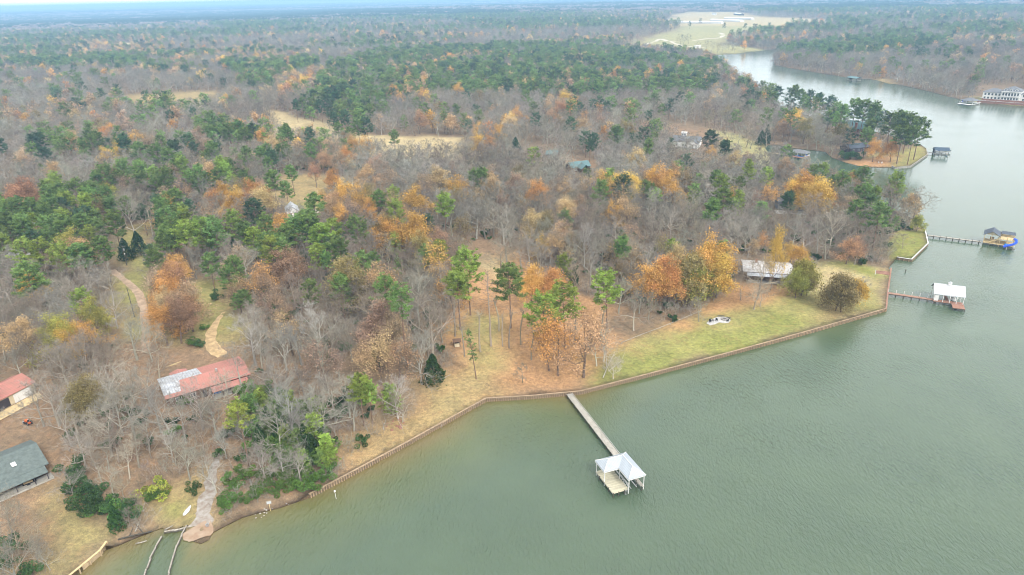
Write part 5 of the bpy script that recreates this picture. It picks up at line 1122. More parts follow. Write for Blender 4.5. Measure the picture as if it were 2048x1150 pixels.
# --- grey green roofed house at the left edge
(gx0, gy0, gz0), rz, _ = frame_of((23, 957), (94, 927), 3.0); r = empty('house', (gx0, gy0, gz0), rz); L_ = _
gable(r, -16, L_-.3, .5, 13, 3.0, 2.2, M['green_roof'], M['brown_wall'], .6)
MB().plate([(-15.5, -2.4, 2.3), (L_-.6, -2.4, 2.3), (L_-.6, .1, 2.9), (-15.5, .1, 2.9)], .1).build('porch_roof', M['green_roof'], r); MB().box((-4, -1.1, .2), (22, 2.4, .4)).build('porch_floor', M['wood_grey'], r)
posts(r, [(x, -2.2) for x in (-14, -10.5, -7, -3.5, 0, 3.5, L_-.9)], .4, 2.2, .15, 'dark_wall')
for x in (-12, -8, -3, 2, 5): window(r, (x, .5, 1.7), 1.5, 1.2)
door(r, (-.6, .5, 1.1), 1, 2.1); window(r, (L_-.3, 6, 1.8), 1.2, 1.1, 'x', 1)
MB().box((1.5, 3.2, 4.3), (.9, 1.2, .12), 0, ('X', rad(19))).build('skylight', M['white'], r); MB().tube((-3.5, 4.6, 4.2), (-3.5, 4.6, 5.1), .15).build('vent_pipe', M['silver'], r)
gable(r, -12, -5, 12.5, 18, 2.8, 1.9, M['teal_roof'], M['brown_wall'], .4, ridge='y', rname='rear_wing_roof', wname='rear_wing_wall')
tag(r, 'house with wide grey green shingle roof and a dark shaded porch', 'house')

def simple_house(a, b_, z, D, rh, roofm, wallm, label, cat='house', nw=3, ch=None, ridge='x', extra=None, hp=False, name=None, win='white'):
    (x0, y0, z0), rz, L_ = frame_of(a, b_, z); r = empty(name or cat.replace(' ', '_'), (x0, y0, z0-.1), rz)
    if hp:
        MB().box((L_/2, D/2+.3, z/2), (L_-.6, D-.6, z)).build('wall', M[wallm], r); hip(r, .3, L_-.3, .6, D, z+.1, rh, M[roofm], .5)
    else: gable(r, .3, L_-.3, .3, D, z, rh, M[roofm], M[wallm], .45, ridge=ridge)
    for k in range(nw):
        if z > 4.6:
            window(r, (L_*(k+.8)/(nw+.6), .3 if not hp else .6, z-1.3), 1.2, 1.3, fm=win)
        window(r, (L_*(k+.8)/(nw+.6), .3 if not hp else .6, 1.7), 1.2, 1.3, fm=win)
    door(r, (L_*.5+.2, .3 if not hp else .6, 1.05), 1., 2.1)
    if ch: MB().box((ch[0]*L_, D*.55, z+rh+.3), (.9, .9, 2.2)).build('chimney', M[ch[1]], r)
    if extra: extra(r, L_, D)
    tag(r, label, cat); return r
simple_house((572, 424), (598, 421), 5.6, 9, 2.2, 'white_metal', 'white', 'small white shed with white metal roof beside the tan track', 'shed', 2, ridge='y')
simple_house((1090, 309), (1113, 310), 3, 9, 1.8, 'teal_roof', 'brown_wall', 'small house with pale teal roof among bare trees', 'house', 2)
def wing(r, L_, D): gable(r, L_*.35, L_*.75, -5, 1, 3.0, 2.0, M['teal_roof'], M['brown_wall'], .45, ridge='y', rname='wing_roof', wname='wing_wall')
simple_house((1143, 335), (1182, 331), 3, 9, 2.2, 'teal_roof', 'brown_wall', 'larger winged house with teal metal roof beside bare trees', 'house', 3, extra=wing)
def tower(r, L_, D):
    MB().box((L_*.35, D*.8, 4.3), (3.4, 3.4, 8.6)).build('tower', M['white'], r); MB().box((L_*.35, D*.8, 8.7), (3.9, 3.9, .3)).build('tower_cap', M['white'], r)
    for k in range(2): window(r, (L_*.35-.8+k*1.6, D*.8-1.7, 7.4), 1.0, 1.2)
    MB().box((L_*.6, -2, .8), (L_*.7, 4, .2)).build('terrace', M['concrete'], r); gable(r, L_*.55, L_*.95, -3.5, 1, 3.6, 1.9, M['grey_roof'], M['white'], .4, ridge='y', rname='wing_roof', wname='wing_wall')
simple_house((1344, 281), (1400, 284), 4.2, 11, 2.6, 'grey_roof', 'white', 'grey roofed white house with a square white tower', 'house', 4, extra=tower)
simple_house((1556, 219), (1602, 222), 4.0, 9, 2.4, 'grey_roof', 'brick', 'brown walled house half hidden under pines on the far point', 'house', 4)
def aframe(r, L_, D): MB().box((L_*.62, -.3, 4.5), (1.6, 1.0, 9.5)).build('brick_chimney', M['brick'], r); MB().box((L_/2, -2.2, 2.2), (L_, 4, .25)).build('balcony', M['brown_wall'], r); posts(r, [(x*L_, -4) for x in (.05, .35, .65, .95)], 0, 2.1, .2, 'brown_wall')
simple_house((1686, 253), (1728, 258), 5.2, 10, 4.2, 'teal_roof', 'red_wall', 'tall dark red house with steep blue grey roof among pines', 'house', 4, extra=aframe)
simple_house((1700, 297), (1748, 292), 3.2, 9, 1.8, 'dark_roof', 'dark_wall', 'low charcoal cottage behind the big orange tree on the point', 'house', 4, win='silver')
def patio(r, L_, D): MB().box((L_*.45, -3.5, .3), (L_*1.1, 5.5, .3)).build('patio', M['concrete'], r); railing(r, [(-1, -6.1), (L_, -6.1)], .45, 1.0, 'white')
simple_house((1556, 402), (1612, 404), 4.6, 10, 2.6, 'grey_roof', 'grey_roof', 'grey two storey house behind yellow trees', 'house', 4, ch=(.3, 'white'), extra=patio)

# --- mansion on the far shore
(x0, y0, z0), rz, _ = frame_of((1966, 184), (2046, 189), 7.0); r = empty('mansion', (x0, y0, z0), rz); W_ = 58.
MB().box((W_/2, 8, 3.5), (W_, 13, 7)).build('wall', M['white'], r); hip(r, 0, 16, 1.5, 14.5, 7.1, 3.2, M['grey_roof']); hip(r, 30, W_, 1.5, 14.5, 7.1, 3.2, M['grey_roof'], name='wing_roof')
MB().box((22, 7, 4.6), (15, 15, 9.2)).build('centre_block', M['white'], r); hip(r, 14.5, 29.5, -.5, 14.5, 9.3, 4, M['grey_roof'], name='centre_roof')
for k in range(3):
    d_ = gable(r, 16.2+k*4.2, 18.6+k*4.2, -.2, 3, 10.6, 1.2, M['grey_roof'], M['white'], .2, ridge='y', base=9, rname='dormer_roof', wname='dormer'); window(r, (17.4+k*4.2, -.2, 10.2), 1.1, 1.2)
for k in range(7): MB().tube((15.4+k*2.2, -1.8, 0), (15.4+k*2.2, -1.8, 8.6), .28, n=10).build('column', M['white'], r)
MB().box((22, -1.2, 8.8), (15, 2.2, .5)).build('portico', M['white'], r); MB().box((22, -1.2, 4.4), (15, 2.2, .25)).build('balcony', M['white'], r)
for k in range(5):
    for z in (2, 5.4): window(r, (2+k*2.8, 1.5, z), 1.5, 2.0)
for k in range(8):
    for z in (2, 5.4): window(r, (32+k*3.2, 1.5, z), 1.5, 2.0)
for k in range(6):
    for z in (2.2, 6.4): window(r, (16.3+k*2.3, -.5, z), 1.5, 2.4)
tag(r, 'large white columned mansion with grey roofs and dormers on the far shore', 'mansion')
for k, (off, h_, lb) in enumerate(((-7, 3.2, 'upper brown terraced retaining wall in front of the white mansion'), (-13, 2.6, 'lower brown retaining wall above the mansion lawn'))):
    p = np.array([x0, y0])+np.array([math.cos(rz)*(2-k*2)-math.sin(rz)*off, math.sin(rz)*(2-k*2)+math.cos(rz)*off]); rw = empty('retaining_wall', (p[0], p[1], gh(*p)-.5), rz)
    MB().box((28, 0, h_/2), (56, .6, h_)).build('brickwork', M['brick'], rw); MB().box((28, 0, h_+.1), (56.4, .9, .2)).build('coping', M['concrete'], rw)
    for j in range(9): MB().box((j*7, -.4, h_/2+.1), (.9, .5, h_+.3)).build('pier_post', M['brick'], rw)
    tag(rw, lb, 'retaining wall')

# --- far buildings
def long_shed(a, b_, D, h, label, roofm='white', wallm='white', name='poultry_shed', cat='shed'):
    A = G(*a); B = G(*b_); L_ = float(np.hypot(*(B-A)[:2])); r = empty(name, (A[0], A[1], A[2]), math.atan2((B-A)[1], (B-A)[0])); gable(r, 0, L_, 0, D, h, D*.16, M[roofm], M[wallm], .5); tag(r, label, cat)
long_shed((1350, 46.5), (1442, 47.5), 16, 4, 'longest low white shed in front of the dark bushes in the far fields')
long_shed((1420, 42), (1480, 44), 15, 4, 'low white shed just behind the longest one in the far fields')
long_shed((1448, 39), (1502, 40), 14, 4, 'hindmost low white shed in the far fields')
long_shed((1424, 30), (1432, 30), 12, 6, 'tiny white farmhouse behind the long sheds', name='farmhouse', cat='house', roofm='grey_roof')
long_shed((1467, 30), (1480, 31), 14, 6, 'white and dark farm building at the end of the long sheds', 'white', 'dark_wall', name='barn', cat='barn')
long_shed((1390, 96), (1402, 96), 6, 3.5, 'small white shed on the green far shore field', name='shed')
long_shed((1574, 51), (1588, 52), 14, 4, 'white barn beside bare trees east of the far fields', name='barn', cat='barn')
long_shed((1868, 88), (1926, 89), 18, 6, 'long white roofed building among the trees across the lake', name='house', cat='house')
long_shed((1795, 87), (1812, 88), 14, 5, 'small pale roofed house among trees across the lake', name='house', cat='house', roofm='concrete')
long_shed((2020, 80), (2040, 81), 14, 5, 'small white house in the woods above the mansion', name='house', cat='house')
long_shed((270, 94), (292, 93), 12, 5, 'dark roofed farmhouse beside the far tan field', 'dark_roof', 'brown_wall', name='farmhouse', cat='house')
long_shed((176, 87), (188, 87), 12, 5, 'tiny white house left of the far tan field', name='farmhouse', cat='house')
long_shed((820, 13.5), (850, 13.0), 40, 9, 'faint white building row near the horizon', name='warehouse', cat='warehouse')
long_shed((1040, 15.5), (1060, 15.3), 30, 8, 'second faint white building near the horizon', name='warehouse', cat='warehouse')
long_shed((20, 522), (38, 524), 6, 2.6, 'small white trailer half hidden under pines by the edge', 'white', 'white', name='trailer_home', cat='trailer')
long_shed((100, 541), (124, 538), 5, 2.6, 'low shed with pinkish roof between pines and silver tree', 'wood_tan', 'brown_wall', name='shed')
long_shed((50, 462), (62, 460), 5, 2.4, 'small pale shed by the dirt drive among pines', 'white', 'wood_tan', name='shed')

# ================================================================== roads and yards
def ribbon(pts, width, m, name, label, z=.06, widths=None):
    P_ = [G(*p)[:2] for p in pts]; out = []; 
    for i in range(len(P_)-1):
        p0 = P_[max(i-1, 0)]; p1, p2 = P_[i], P_[i+1]; p3 = P_[min(i+2, len(P_)-1)]; n_ = max(2, int(np.hypot(*(p2-p1))/1.5))
        if np.hypot(*(p2-p1)) > 120: n_ = 12
        for k in range(n_):
            t = k/n_; out.append((.5*((2*p1)+(-p0+p2)*t+(2*p0-5*p1+4*p2-p3)*t*t+(-p0+3*p1-3*p2+p3)*t**3), i+t))
    out.append((P_[-1], len(P_)-1.)); Q = np.array([o_[0] for o_ in out]); U_ = np.array([o_[1] for o_ in out]); T_ = np.gradient(Q, axis=0); T_ = T_/np.hypot(T_[:, 0], T_[:, 1])[:, None]; Nn = np.stack([-T_[:, 1], T_[:, 0]], 1)
    wd_ = np.interp(U_, range(len(P_)), widths) if widths else np.full(len(Q), width); wd_ = wd_*(1+(.6 if name in ('boat_ramp', 'sand_beach') else .25)*(fbm(Q[:, 0], Q[:, 1], 2.5, 2)-.5)*2)
    cols = [-.5, -.25, 0, .25, .5]; vs = []
    for c in cols:
        q = Q+Nn*(wd_*c)[:, None]+(rng.normal(0, .3 if name == 'boat_ramp' else .12, Q.shape) if abs(c) == .5 and width < 20 else 0); h_ = gheight(q)+z*(1 if abs(c) < .5 else .55); vs.append(np.c_[q, h_])
    n_ = len(Q); V_ = np.concatenate(vs); fs = [(c*n_+i, c*n_+i+1, (c+1)*n_+i+1, (c+1)*n_+i) for c in range(4) for i in range(n_-1)]
    o_ = MB().add(V_, fs).build(name, m, None, True); tag(o_, label, None, None, 'structure'); return o_
ribbon([(222, 541), (236, 550), (256, 566), (276, 586), (286, 610), (290, 640), (292, 675), (291, 705)], 2.6, M['dirt'], 'dirt_road', 'pinkish dirt lane past the utility poles')
ribbon([(447, 625), (436, 640), (424, 662), (421, 684), (430, 700), (446, 711)], 4, M['tan_dirt'], 'sand_driveway', 'tan sandy driveway ending behind the red roofed house', widths=[1.0, 1.8, 3.0, 3.6, 4.0, 4.0])
ribbon([(590, 423), (606, 420), (622, 421), (640, 424)], 4.5, M['pale_dirt'], 'farm_track', 'short pale track beside the white shed')
ribbon([(436, 905), (428, 940), (420, 970), (412, 1000), (406, 1030), (400, 1050)], 3.5, M['gravel'], 'boat_ramp', 'washed out gravel boat ramp down to the water', widths=[.8, 1.6, 2.4, 3.0, 3.4, 4.2])
ribbon([(392, 1052), (398, 1066), (400, 1077)], 6.5, M['sand'], 'sand_beach', 'small orange sandy landing at the foot of the boat ramp', z=.09, widths=[4.6, 5.2, 3.4])
ribbon([(1255, 96), (1290, 90), (1318, 80), (1345, 82.5), (1400, 79.5), (1436, 76), (1447, 70), (1436, 66)], 9, M['pale_dirt'], 'field_track', 'pale looping farm track across the far field', z=.25)
ribbon([(1342, 83), (1352, 88), (1375, 93), (1410, 95)], 7, M['pale_dirt'], 'field_track', 'pale branch track down to the far shore', z=.3)
ribbon([(40, 455), (70, 445), (92, 434), (110, 428)], 5, M['concrete'], 'pale_drive', 'pale driveway glimpsed between pines')
ribbon([(140, 372), (165, 368), (190, 372), (215, 380)], 4, M['concrete'], 'pale_lane', 'pale lane glimpsed under bare trees')
ribbon([(1010, 333), (1060, 335), (1110, 338)], 4, M['pale_dirt'], 'gravel_drive', 'pale drive in front of the small teal house')
ribbon([(845, 478), (868, 500), (900, 512)], 2.5, M['pale_dirt'], 'woodland_track', 'faint pale track at the wood edge')
ribbon([(1960, 196), (1980, 192.5), (2020, 192), (2060, 195)], 2.2, M['concrete'], 'lawn_path', 'pale path across the mansion lawn', z=.15)

# ================================================================== small things
def onto(x, y, rz=0., up=0., name='x'):
    g = G(x, y); return (g[0], g[1], g[2]+up)
def pole(base, H, label, arm=True, can=True):
    p = onto(*base); r = empty('utility_pole', p, .6); MB().tube((0, 0, -.5), (0, 0, H), .15, .10, 8).build('pole', M['wood_dark'], r)
    if arm: MB().box((0, 0, H-.7), (2.2, .1, .12)).build('crossarm', M['wood_dark'], r); [MB().lathe([(.05, 0), (.07, .1), (.03, .2)], 8, (x, 0, H-.64)).build('insulator', M['white'], r) for x in (-1, 0.3, 1)]
    if can: MB().lathe([(.02, 0), (.24, .05), (.24, .75), (.1, .85)], 12, (.35, 0, H-2.3)).build('transformer', M['silver'], r); MB().box((.25, 0, H-3.6), (.35, .3, .4)).build('service_box', M['white'], r)
    tag(r, label, 'utility pole')
pole((254, 531), 8.5, 'dark utility pole with white transformer above the dirt lane')
pole((269, 634), 10.5, 'bare slim utility pole standing in grass inside the lane bend', False, False)
# well hut
r = empty('well_house', onto(914, 692), .15); MB().box((0, 0, .55), (1.5, 1.3, 1.1)).build('wall', M['cream'], r); gable(r, -1.1, 1.1, -1.0, 1.0, 1.9, .55, M['brown_wall'], None, .15); posts(r, [(-.9, -.8), (.9, -.8), (-.9, .8), (.9, .8)], 0, 1.85, .12, 'wood_dark'); MB().box((0, 0, 1.4), (1.2, 1.0, .5)).build('opening_shade', M['black'], r)  # solid black block stands in for the shade inside the hut
tag(r, 'tiny roofed well house on orange leaves among tall pines', 'well house')
# fire pit patio
pp_ = [(1413, 647), (1418, 641), (1426, 638), (1434, 634.5), (1446, 633.5), (1456, 636), (1461, 641), (1457, 646), (1446, 646.5), (1438, 645), (1430, 648.5), (1420, 651)]
Wp = [G(*p)[:2] for p in pp_]; c_ = np.mean(Wp, 0); cz = gh(*c_)
o_ = MB().slab([tuple(p-c_) for p in Wp], -.3, .16).build('patio', M['concrete']); o_.location = (c_[0], c_[1], cz); tag(o_, 'kidney shaped pale stone patio on the lawn near the fence rail', 'patio')
r = empty('fire_pit', (*(G(1448, 640)[:2]), cz+.16)); MB().lathe([(.95, 0), (.95, .4), (.62, .4), (.62, .1), (.05, .1)], 18).build('ring', M['stone'], r); MB().lathe([(.55, .1), (.35, .22), (.05, .28)], 9).build('ash', M['black'], r); tag(r, 'round stone fire pit in the wide end of the patio', 'fire pit')
def chair(loc, rz, label, m='black', name='patio_chair', group=None):
    r = empty(name, loc, rz); MB().box((0, 0, .42), (.62, .6, .08)).build('seat', M[m], r); MB().box((0, .3, .78), (.62, .08, .75), 0, ('X', -.25)).build('backrest', M[m], r)
    for sx in (-.27, .27):
        for sy in (-.25, .25): MB().box((sx, sy, .2), (.07, .07, .4)).build('leg', M[m], r)
        MB().box((sx, 0, .62), (.1, .6, .05)).build('armrest', M[m], r)
    tag(r, label, 'chair', group)
for k, (x, y, lb) in enumerate(((1420, 645.5, 'dark patio chair at the narrow end of the patio'), (1425, 643, 'dark patio chair second from the narrow patio end'), (1433, 642.5, 'dark patio chair in the middle of the patio'), (1455, 644, 'dark patio chair beyond the fire pit at the wide end'))):
    g = G(x, y); chair((g[0], g[1], cz+.16), k*1.3, lb, group='chairs on the fire pit patio')
for k, (x, y, lb, rot) in enumerate(((1442, 634.3, 'curved dark bench behind the fire pit', -.15), (1457, 638, 'short dark bench at the outer edge of the patio', -.9))):
    g = G(x, y); r = empty('garden_bench', (g[0], g[1], cz+.16), rot); MB().box((0, 0, .42), (2.2-k*.7, .45, .08)).build('seat', M['wood_dark'], r); [MB().box((s*(.9-k*.3), 0, .2), (.12, .4, .4)).build('leg', M['stone'], r) for s in (-1, 1)]; tag(r, lb, 'bench')
# rail along the lot line
pts = [G(*p) for p in ((1243, 688), (1280, 673), (1320, 658), (1362, 641), (1402, 624))]; r = empty('fence_rail', pts[0]); o_ = lambda p, z=0: tuple(p-pts[0]+np.array([0, 0, z]))
m = MB(); [m.beam(o_(a, .55), o_(b_, .55), .12, .12) for a, b_ in zip(pts[:-1], pts[1:])]; m.build('rail', M['log'], r)
for a, b_ in zip(pts[:-1], pts[1:]):
    for k in range(2): p = a+(b_-a)*k/2; MB().box(o_(p, .25), (.14, .14, .6)).build('post', M['log'], r)
tag(r, 'low pale rail fence between the leafy lot and the green lawn', 'fence')
# steps and white post at the lawn corner
g = G(1752, 545); r = empty('lawn_steps', (g[0], g[1], g[2]), rad(-25)); 
for k in range(3): MB().box((2.4-k*.1, 1.2-k*.9, .3-k*.12), (4.4, .7, .25)).build('step', M['wood_red'], r)
tag(r, 'red brown timber steps at the far corner of the lawn', 'steps')
g = onto(1750, 549); o2 = MB().box((0, 0, .9), (.16, .16, 2.0)).build('marker_post', M['white']); o2.location = g; tag(o2, 'white post at the lawn end of the timber steps', 'post')
g = W(1811, 544); o2 = MB().lathe([(.12, -1.2), (.12, .5), (.2, .55), (.15, 1.0), (.02, 1.1)], 8).build('water_marker', M['wood_dark']); o2.location = (g[0], g[1], 0); tag(o2, 'small dark stump marker in the water off the lawn cove', 'marker')
# canoe, bucket, sign, posts
def canoe(p, q, label):
    A, B = G(*p), G(*q); L_ = float(np.hypot(*(B-A)[:2])); r = empty('canoe', tuple((A+B)/2), math.atan2((B-A)[1], (B-A)[0])); sec = [(-.5, .08, .45), (-.38, .32, .38), (0, .48, .36), (.38, .32, .38), (.5, .08, .45)]; vs = []; fs = []
    for u, w_, h_ in sec: x = u*L_; vs += [(x, -w_, .02), (x, -w_*.75, h_*.75), (x, 0, h_), (x, w_*.75, h_*.75), (x, w_, .02)]
    for i in range(4):
        for j in range(4): fs.append((i*5+j, i*5+j+1, i*5+j+6, i*5+j+5))
    fs += [(0, 1, 2, 3, 4), (24, 23, 22, 21, 20)]; MB().add(vs, fs).build('hull', M['white'], r, True); MB().beam((-L_*.48, 0, .40), (L_*.48, 0, .40), .05, .05).build('keel', M['silver'], r); tag(r, label, 'boat')
canoe((367, 1034), (381, 1011), 'white flat boat turned over on the grass near the gravel ramp')
g = onto(415, 1052); o2 = MB().lathe([(.02, .0), (.3, 0), (.36, .45), (.3, .45), (.26, .1)], 12).build('bucket', M['silver']); o2.location = g; tag(o2, 'pale round bucket at the top of the sandy landing', 'bucket')
g = onto(541, 1021); r = empty('sign_board', g, .3); MB().box((0, 0, 1.1), (.12, .12, 2.4)).build('post', M['wood_new'], r); MB().box((.0, -.08, 2.2), (1.0, .06, .65), 0, ('X', -.3)).build('panel', M['wood_grey'], r); MB().box((0, -.125, 2.2), (.8, .02, .45), 0, ('X', -.3)).build('face', M['silver'], r); tag(r, 'small blank faced board on a leaning tan post at the bank', 'sign')
g = W(673, 998); r = empty('water_post', (g[0], g[1], 0), 0); MB().tube((0, 0, -1.5), (-.15, .05, 1.9), .05, n=8).build('pole', M['white'], r); MB().lathe([(.05, 0), (.2, .1), (.2, .35), (.05, .45)], 10, (-.15, .05, 1.85)).build('head', M['white'], r); tag(r, 'white headed pipe post standing in the shallows off the seawall', 'post')
g = W(884, 857); o2 = MB().tube((0, 0, -1), (-.1, 0, 1.3), .06, n=8).build('mooring_post', M['log']); o2.location = (g[0], g[1], 0); tag(o2, 'thin pale post leaning beside the slanting seawall', 'post')
def logwall(pts, label, name='log_wall', z=.35, rr_=.2):
    P_ = [W(*p)[:2] for p in pts]; c = P_[0]; r = empty(name, (c[0], c[1], 0)); m = MB(); m2 = MB()
    for a, b_ in zip(P_[:-1], P_[1:]):
        n_ = max(1, int(np.hypot(*(b_-a))/2.2))
        for k in range(n_):
            p, q = a+(b_-a)*k/n_-c, a+(b_-a)*(k+1)/n_-c; j = rng.normal(0, .08, 2); m.tube((p[0]+j[0], p[1]+j[1], z), (q[0]+j[1], q[1]+j[0], z+.03), rr_*.8, rr_*.65, 7); m2.tube((p[0], p[1]-.15, -1), (p[0]+.1, p[1]-.1, z+.1), .1, .08, 6)
            m2.tube((p[0]+j[0], p[1]+j[1], z-.3), (q[0]+j[1], q[1]+j[0], z-.28), rr_, rr_, 7)
    m.build('top_log', M['log'], r); m2.build('stake', M['wood_dark'], r); tag(r, label, 'log wall')
logwall([(324, 1074), (313, 1096), (301, 1119), (294, 1140), (288, 1165)], 'inner line of dark stakes and logs walling the old boat slip')
logwall([(375, 1053), (364, 1072), (353, 1094), (345, 1122), (338, 1148), (332, 1175)], 'outer line of bleached logs walling the old boat slip, beside the sand')
logwall([(329, 1067), (350, 1064), (374, 1059)], 'log wall closing the shore end of the boat slip', z=.55)
def log(p, q, r0, r1, label, m='log', up=.1, branches=0, name='fallen_log'):
    A, B = G(*p), G(*q); c = (A+B)/2; mm = MB(); R = random.Random(int(p[0])); mid_ = Vector((A+B)/2-c)+Vector((R.uniform(-.3, .3), R.uniform(-.3, .3), up+.1)); a, b_ = Vector(A-c)+Vector((0, 0, up)), Vector(B-c)+Vector((0, 0, up))
    mm.path([a, mid_, b_], [r0, (r0+r1)/2, r1], 8)
    for k in range(branches):
        t = R.uniform(.2, .95); s = a.lerp(b_, t); d = Vector((R.uniform(-1, 1), R.uniform(-1, 1), R.uniform(.1, 1))); mm.path([s, s+d*R.uniform(.8, 1.6), s+d*2.2+Vector((0, 0, .3))], [r1*.8, r1*.5, .02], 5)
    o_ = mm.build(name, M[m], None, True); o_.location = tuple(c); tag(o_, label, 'log')
log((236, 1080), (304, 1063), .2, .14, 'long dark driftwood log on the bank between yard and slip', 'wood_dark', branches=3)
log((272, 1088), (294, 1082), .14, .1, 'pale driftwood pole lying on the bank mud beside the slip')
log((330, 1060), (346, 1052), .12, .08, 'pale broken log above the closed end of the slip')
log((270, 1064), (276, 1050), .14, .05, 'short leaning grey snag on the bank', branches=1)
log((868, 768), (901, 750), .13, .08, 'pale fallen pole beside the dark cedar at the wood edge', branches=2)
log((766, 860), (772, 842), .12, .06, 'curved pale root by the stone heap near the seawall', branches=2)
log((1206, 758), (1230, 706), .13, .04, 'silver fallen tree with bare branches across the lot line', 'deadwood', .5, 26, 'fallen_tree')
log((1216, 745), (1246, 722), .08, .03, 'smaller silver fallen limb reaching onto the green lawn', 'deadwood', .4, 16, 'fallen_tree')
log((600, 772), (622, 785), .15, .1, 'grey fallen trunk in the green thicket', branches=3)
log((500, 960), (506, 1000), .2, .15, 'grey stump log beside the lone tall pine', up=.2)
def stones(c, n, s, label, m='stone', name='stone_heap'):
    g = G(*c); R = random.Random(n+int(c[0])); mm = MB()
    for k in range(n):
        a = R.random()*6.28; q = R.random()**.5*s*1.6; rr_ = R.uniform(.25, .5)*s*.55; nn_ = 7
        mm.lathe([(rr_*.5, 0), (rr_*R.uniform(.9, 1.1), rr_*.3), (rr_*.9, rr_*.6), (rr_*.4, rr_*.85)], nn_, (math.cos(a)*q, math.sin(a)*q, -.05))
    o_ = mm.build(name, M[m]); o_.location = tuple(g); o_['cnt'] = n; tag(o_, label, 'stone' if n == 1 else None, None, None if n == 1 else 'stuff'); return o_
stones((788, 850), 14, 1.6, 'brown heap of stones and roots near the slanting seawall', 'brick')
for k, (x, y) in enumerate(((566, 1012), (574, 1009), (580, 1006), (552, 1018))): stones((x, y), 1, .8, ('pale boulder just past the board sign', 'second pale boulder past the board sign', 'third pale boulder past the board sign', 'boulder at the foot of the board sign')[k], name='boulder')
stones((974, 770), 9, .7, 'small dark stone ring on the lawn by the seawall bend', 'wood_dark')
stones((520, 1026), 12, 1.0, 'grey rubble heap on the bank below the wooded corner', 'log')
# tractor, trailer, cars and yard things
def tractor(p, rz):
    r = empty('garden_tractor', onto(*p), rz); MB().box((.5, 0, .75), (1.1, .6, .5)).box((-.3, 0, .55), (1.3, .7, .2)).build('body', M['orange'], r); MB().box((-.45, 0, .95), (.45, .5, .12)).box((-.7, 0, 1.2), (.1, .5, .5)).build('seat', M['black'], r)
    for x, rr_ in ((-.6, .5), (.75, .33)):
        for s in (-.5, .5): MB().tube((x, s-.12, rr_), (x, s+.12, rr_), rr_, n=14).build('wheel', M['black'], r)
    MB().tube((.1, 0, .9), (-.05, 0, 1.25), .04).build('steering_column', M['black'], r); MB().box((1.25, 0, .4), (.2, 1.5, .5)).build('blade', M['silver'], r); tag(r, 'small orange garden tractor parked between garage and green roofed house', 'tractor')
tractor((57, 848), 2.6)
def utility_trailer(p, rz, label, load='wood_tan'):
    r = empty('utility_trailer', onto(*p), rz); MB().box((0, 0, .6), (2.6, 1.4, .1)).build('bed', M['black'], r); [MB().tube((-.2, s-.1, .35), (-.2, s+.1, .35), .35, n=12).build('wheel', M['black'], r) for s in (-.85, .85)]; MB().beam((1.3, 0, .55), (2.6, 0, .5), .1, .1).build('tongue', M['silver'], r); MB().box((-.2, 0, .85), (1.8, 1.0, .4)).build('load', M[load], r); tag(r, label, 'trailer')
utility_trailer((60, 968), .7, 'loaded black trailer on leaves below the shaded porch')
utility_trailer((478, 776), .4, 'small trailer heaped with pale scrap beside the red roofed house', 'white')
o2 = MB().box((0, 0, .35), (1.8, 1.3, .5), .3).box((.2, .3, .7), (1.0, .9, .35), .8).build('tarp_heap', M['blue_tarp']); o2.location = onto(436, 786); tag(o2, 'bright blue tarp covered heap in front of the red roofed house', 'tarp')
o2 = MB().lathe([(.5, 0), (.55, .5), (.5, 1.4), (.1, 1.6)], 14).build('propane_tank', M['white']); o2.location = onto(487, 742); tag(o2, 'upright white tank at the end wall of the red roofed house', 'tank')
for k, (x, y) in enumerate(((344, 731), (352, 727))):
    o2 = MB().box((0, 0, .1), (3.0, .2, .12), .5+k*.25).build('board', M['wood_new']); o2.location = onto(x, y); tag(o2, ('pale loose board lying on the grass behind the red roofed house', 'second pale board crossing beside the first behind the red roof')[k], 'board')
def car(p, rz, color, label, name='parked_car'):
    r = empty(name, onto(*p), rz); b_ = MB(); pr = [(-2.2, .35), (-2.2, .9), (-1.4, 1.0), (1.2, .95), (2.1, .8), (2.2, .35)]
    b_.add([(x, -.85, z) for x, z in pr]+[(x, .85, z) for x, z in pr], [(0, 1, 2, 3, 4, 5)[::-1], (6, 7, 8, 9, 10, 11)]+[(i, i+1, i+7, i+6) for i in range(5)]+[(5, 0, 6, 11)]); b_.build('body', M[color], r)
    pr = [(-1.7, .98), (-1.2, 1.48), (.3, 1.48), (1.0, .98)]; c2 = MB().add([(x, -.75, z) for x, z in pr]+[(x, .75, z) for x, z in pr], [(3, 2, 1, 0), (4, 5, 6, 7)]+[(i, i+1, i+5, i+4) for i in range(3)]); c2.build('cabin', M['glass'], r); MB().box((-.45, 0, 1.5), (1.45, 1.4, .05)).build('roof', M[color], r)
    for x in (-1.4, 1.4):
        for s in (-.85, .85): MB().tube((x, s-.1, .34), (x, s+.1, .34), .34, n=12).build('wheel', M['black'], r)
    tag(r, label, 'car')
car((1056, 331), .3, 'black', 'black car parked on the drive near the small teal house')
car((1452, 376), 1.2, 'blue_tarp', 'blue car parked under bare trees behind the lawn house')
car((1518, 222), .2, 'white', 'white car parked near the brown house on the far point')
car((96, 445), .6, 'white', 'white car on the pale driveway between the pines')
car((30, 528), 2.2, 'silver', 'silver car beside the white trailer under pines')
chair(onto(1757, 327), 2.6, 'white lawn chair on the point under the orange tree', 'white', 'lawn_chair', 'white lawn chairs on the point'); chair(onto(1763, 327), 3.2, 'second white lawn chair nearer the grassy tip of the point', 'white', 'lawn_chair', 'white lawn chairs on the point')

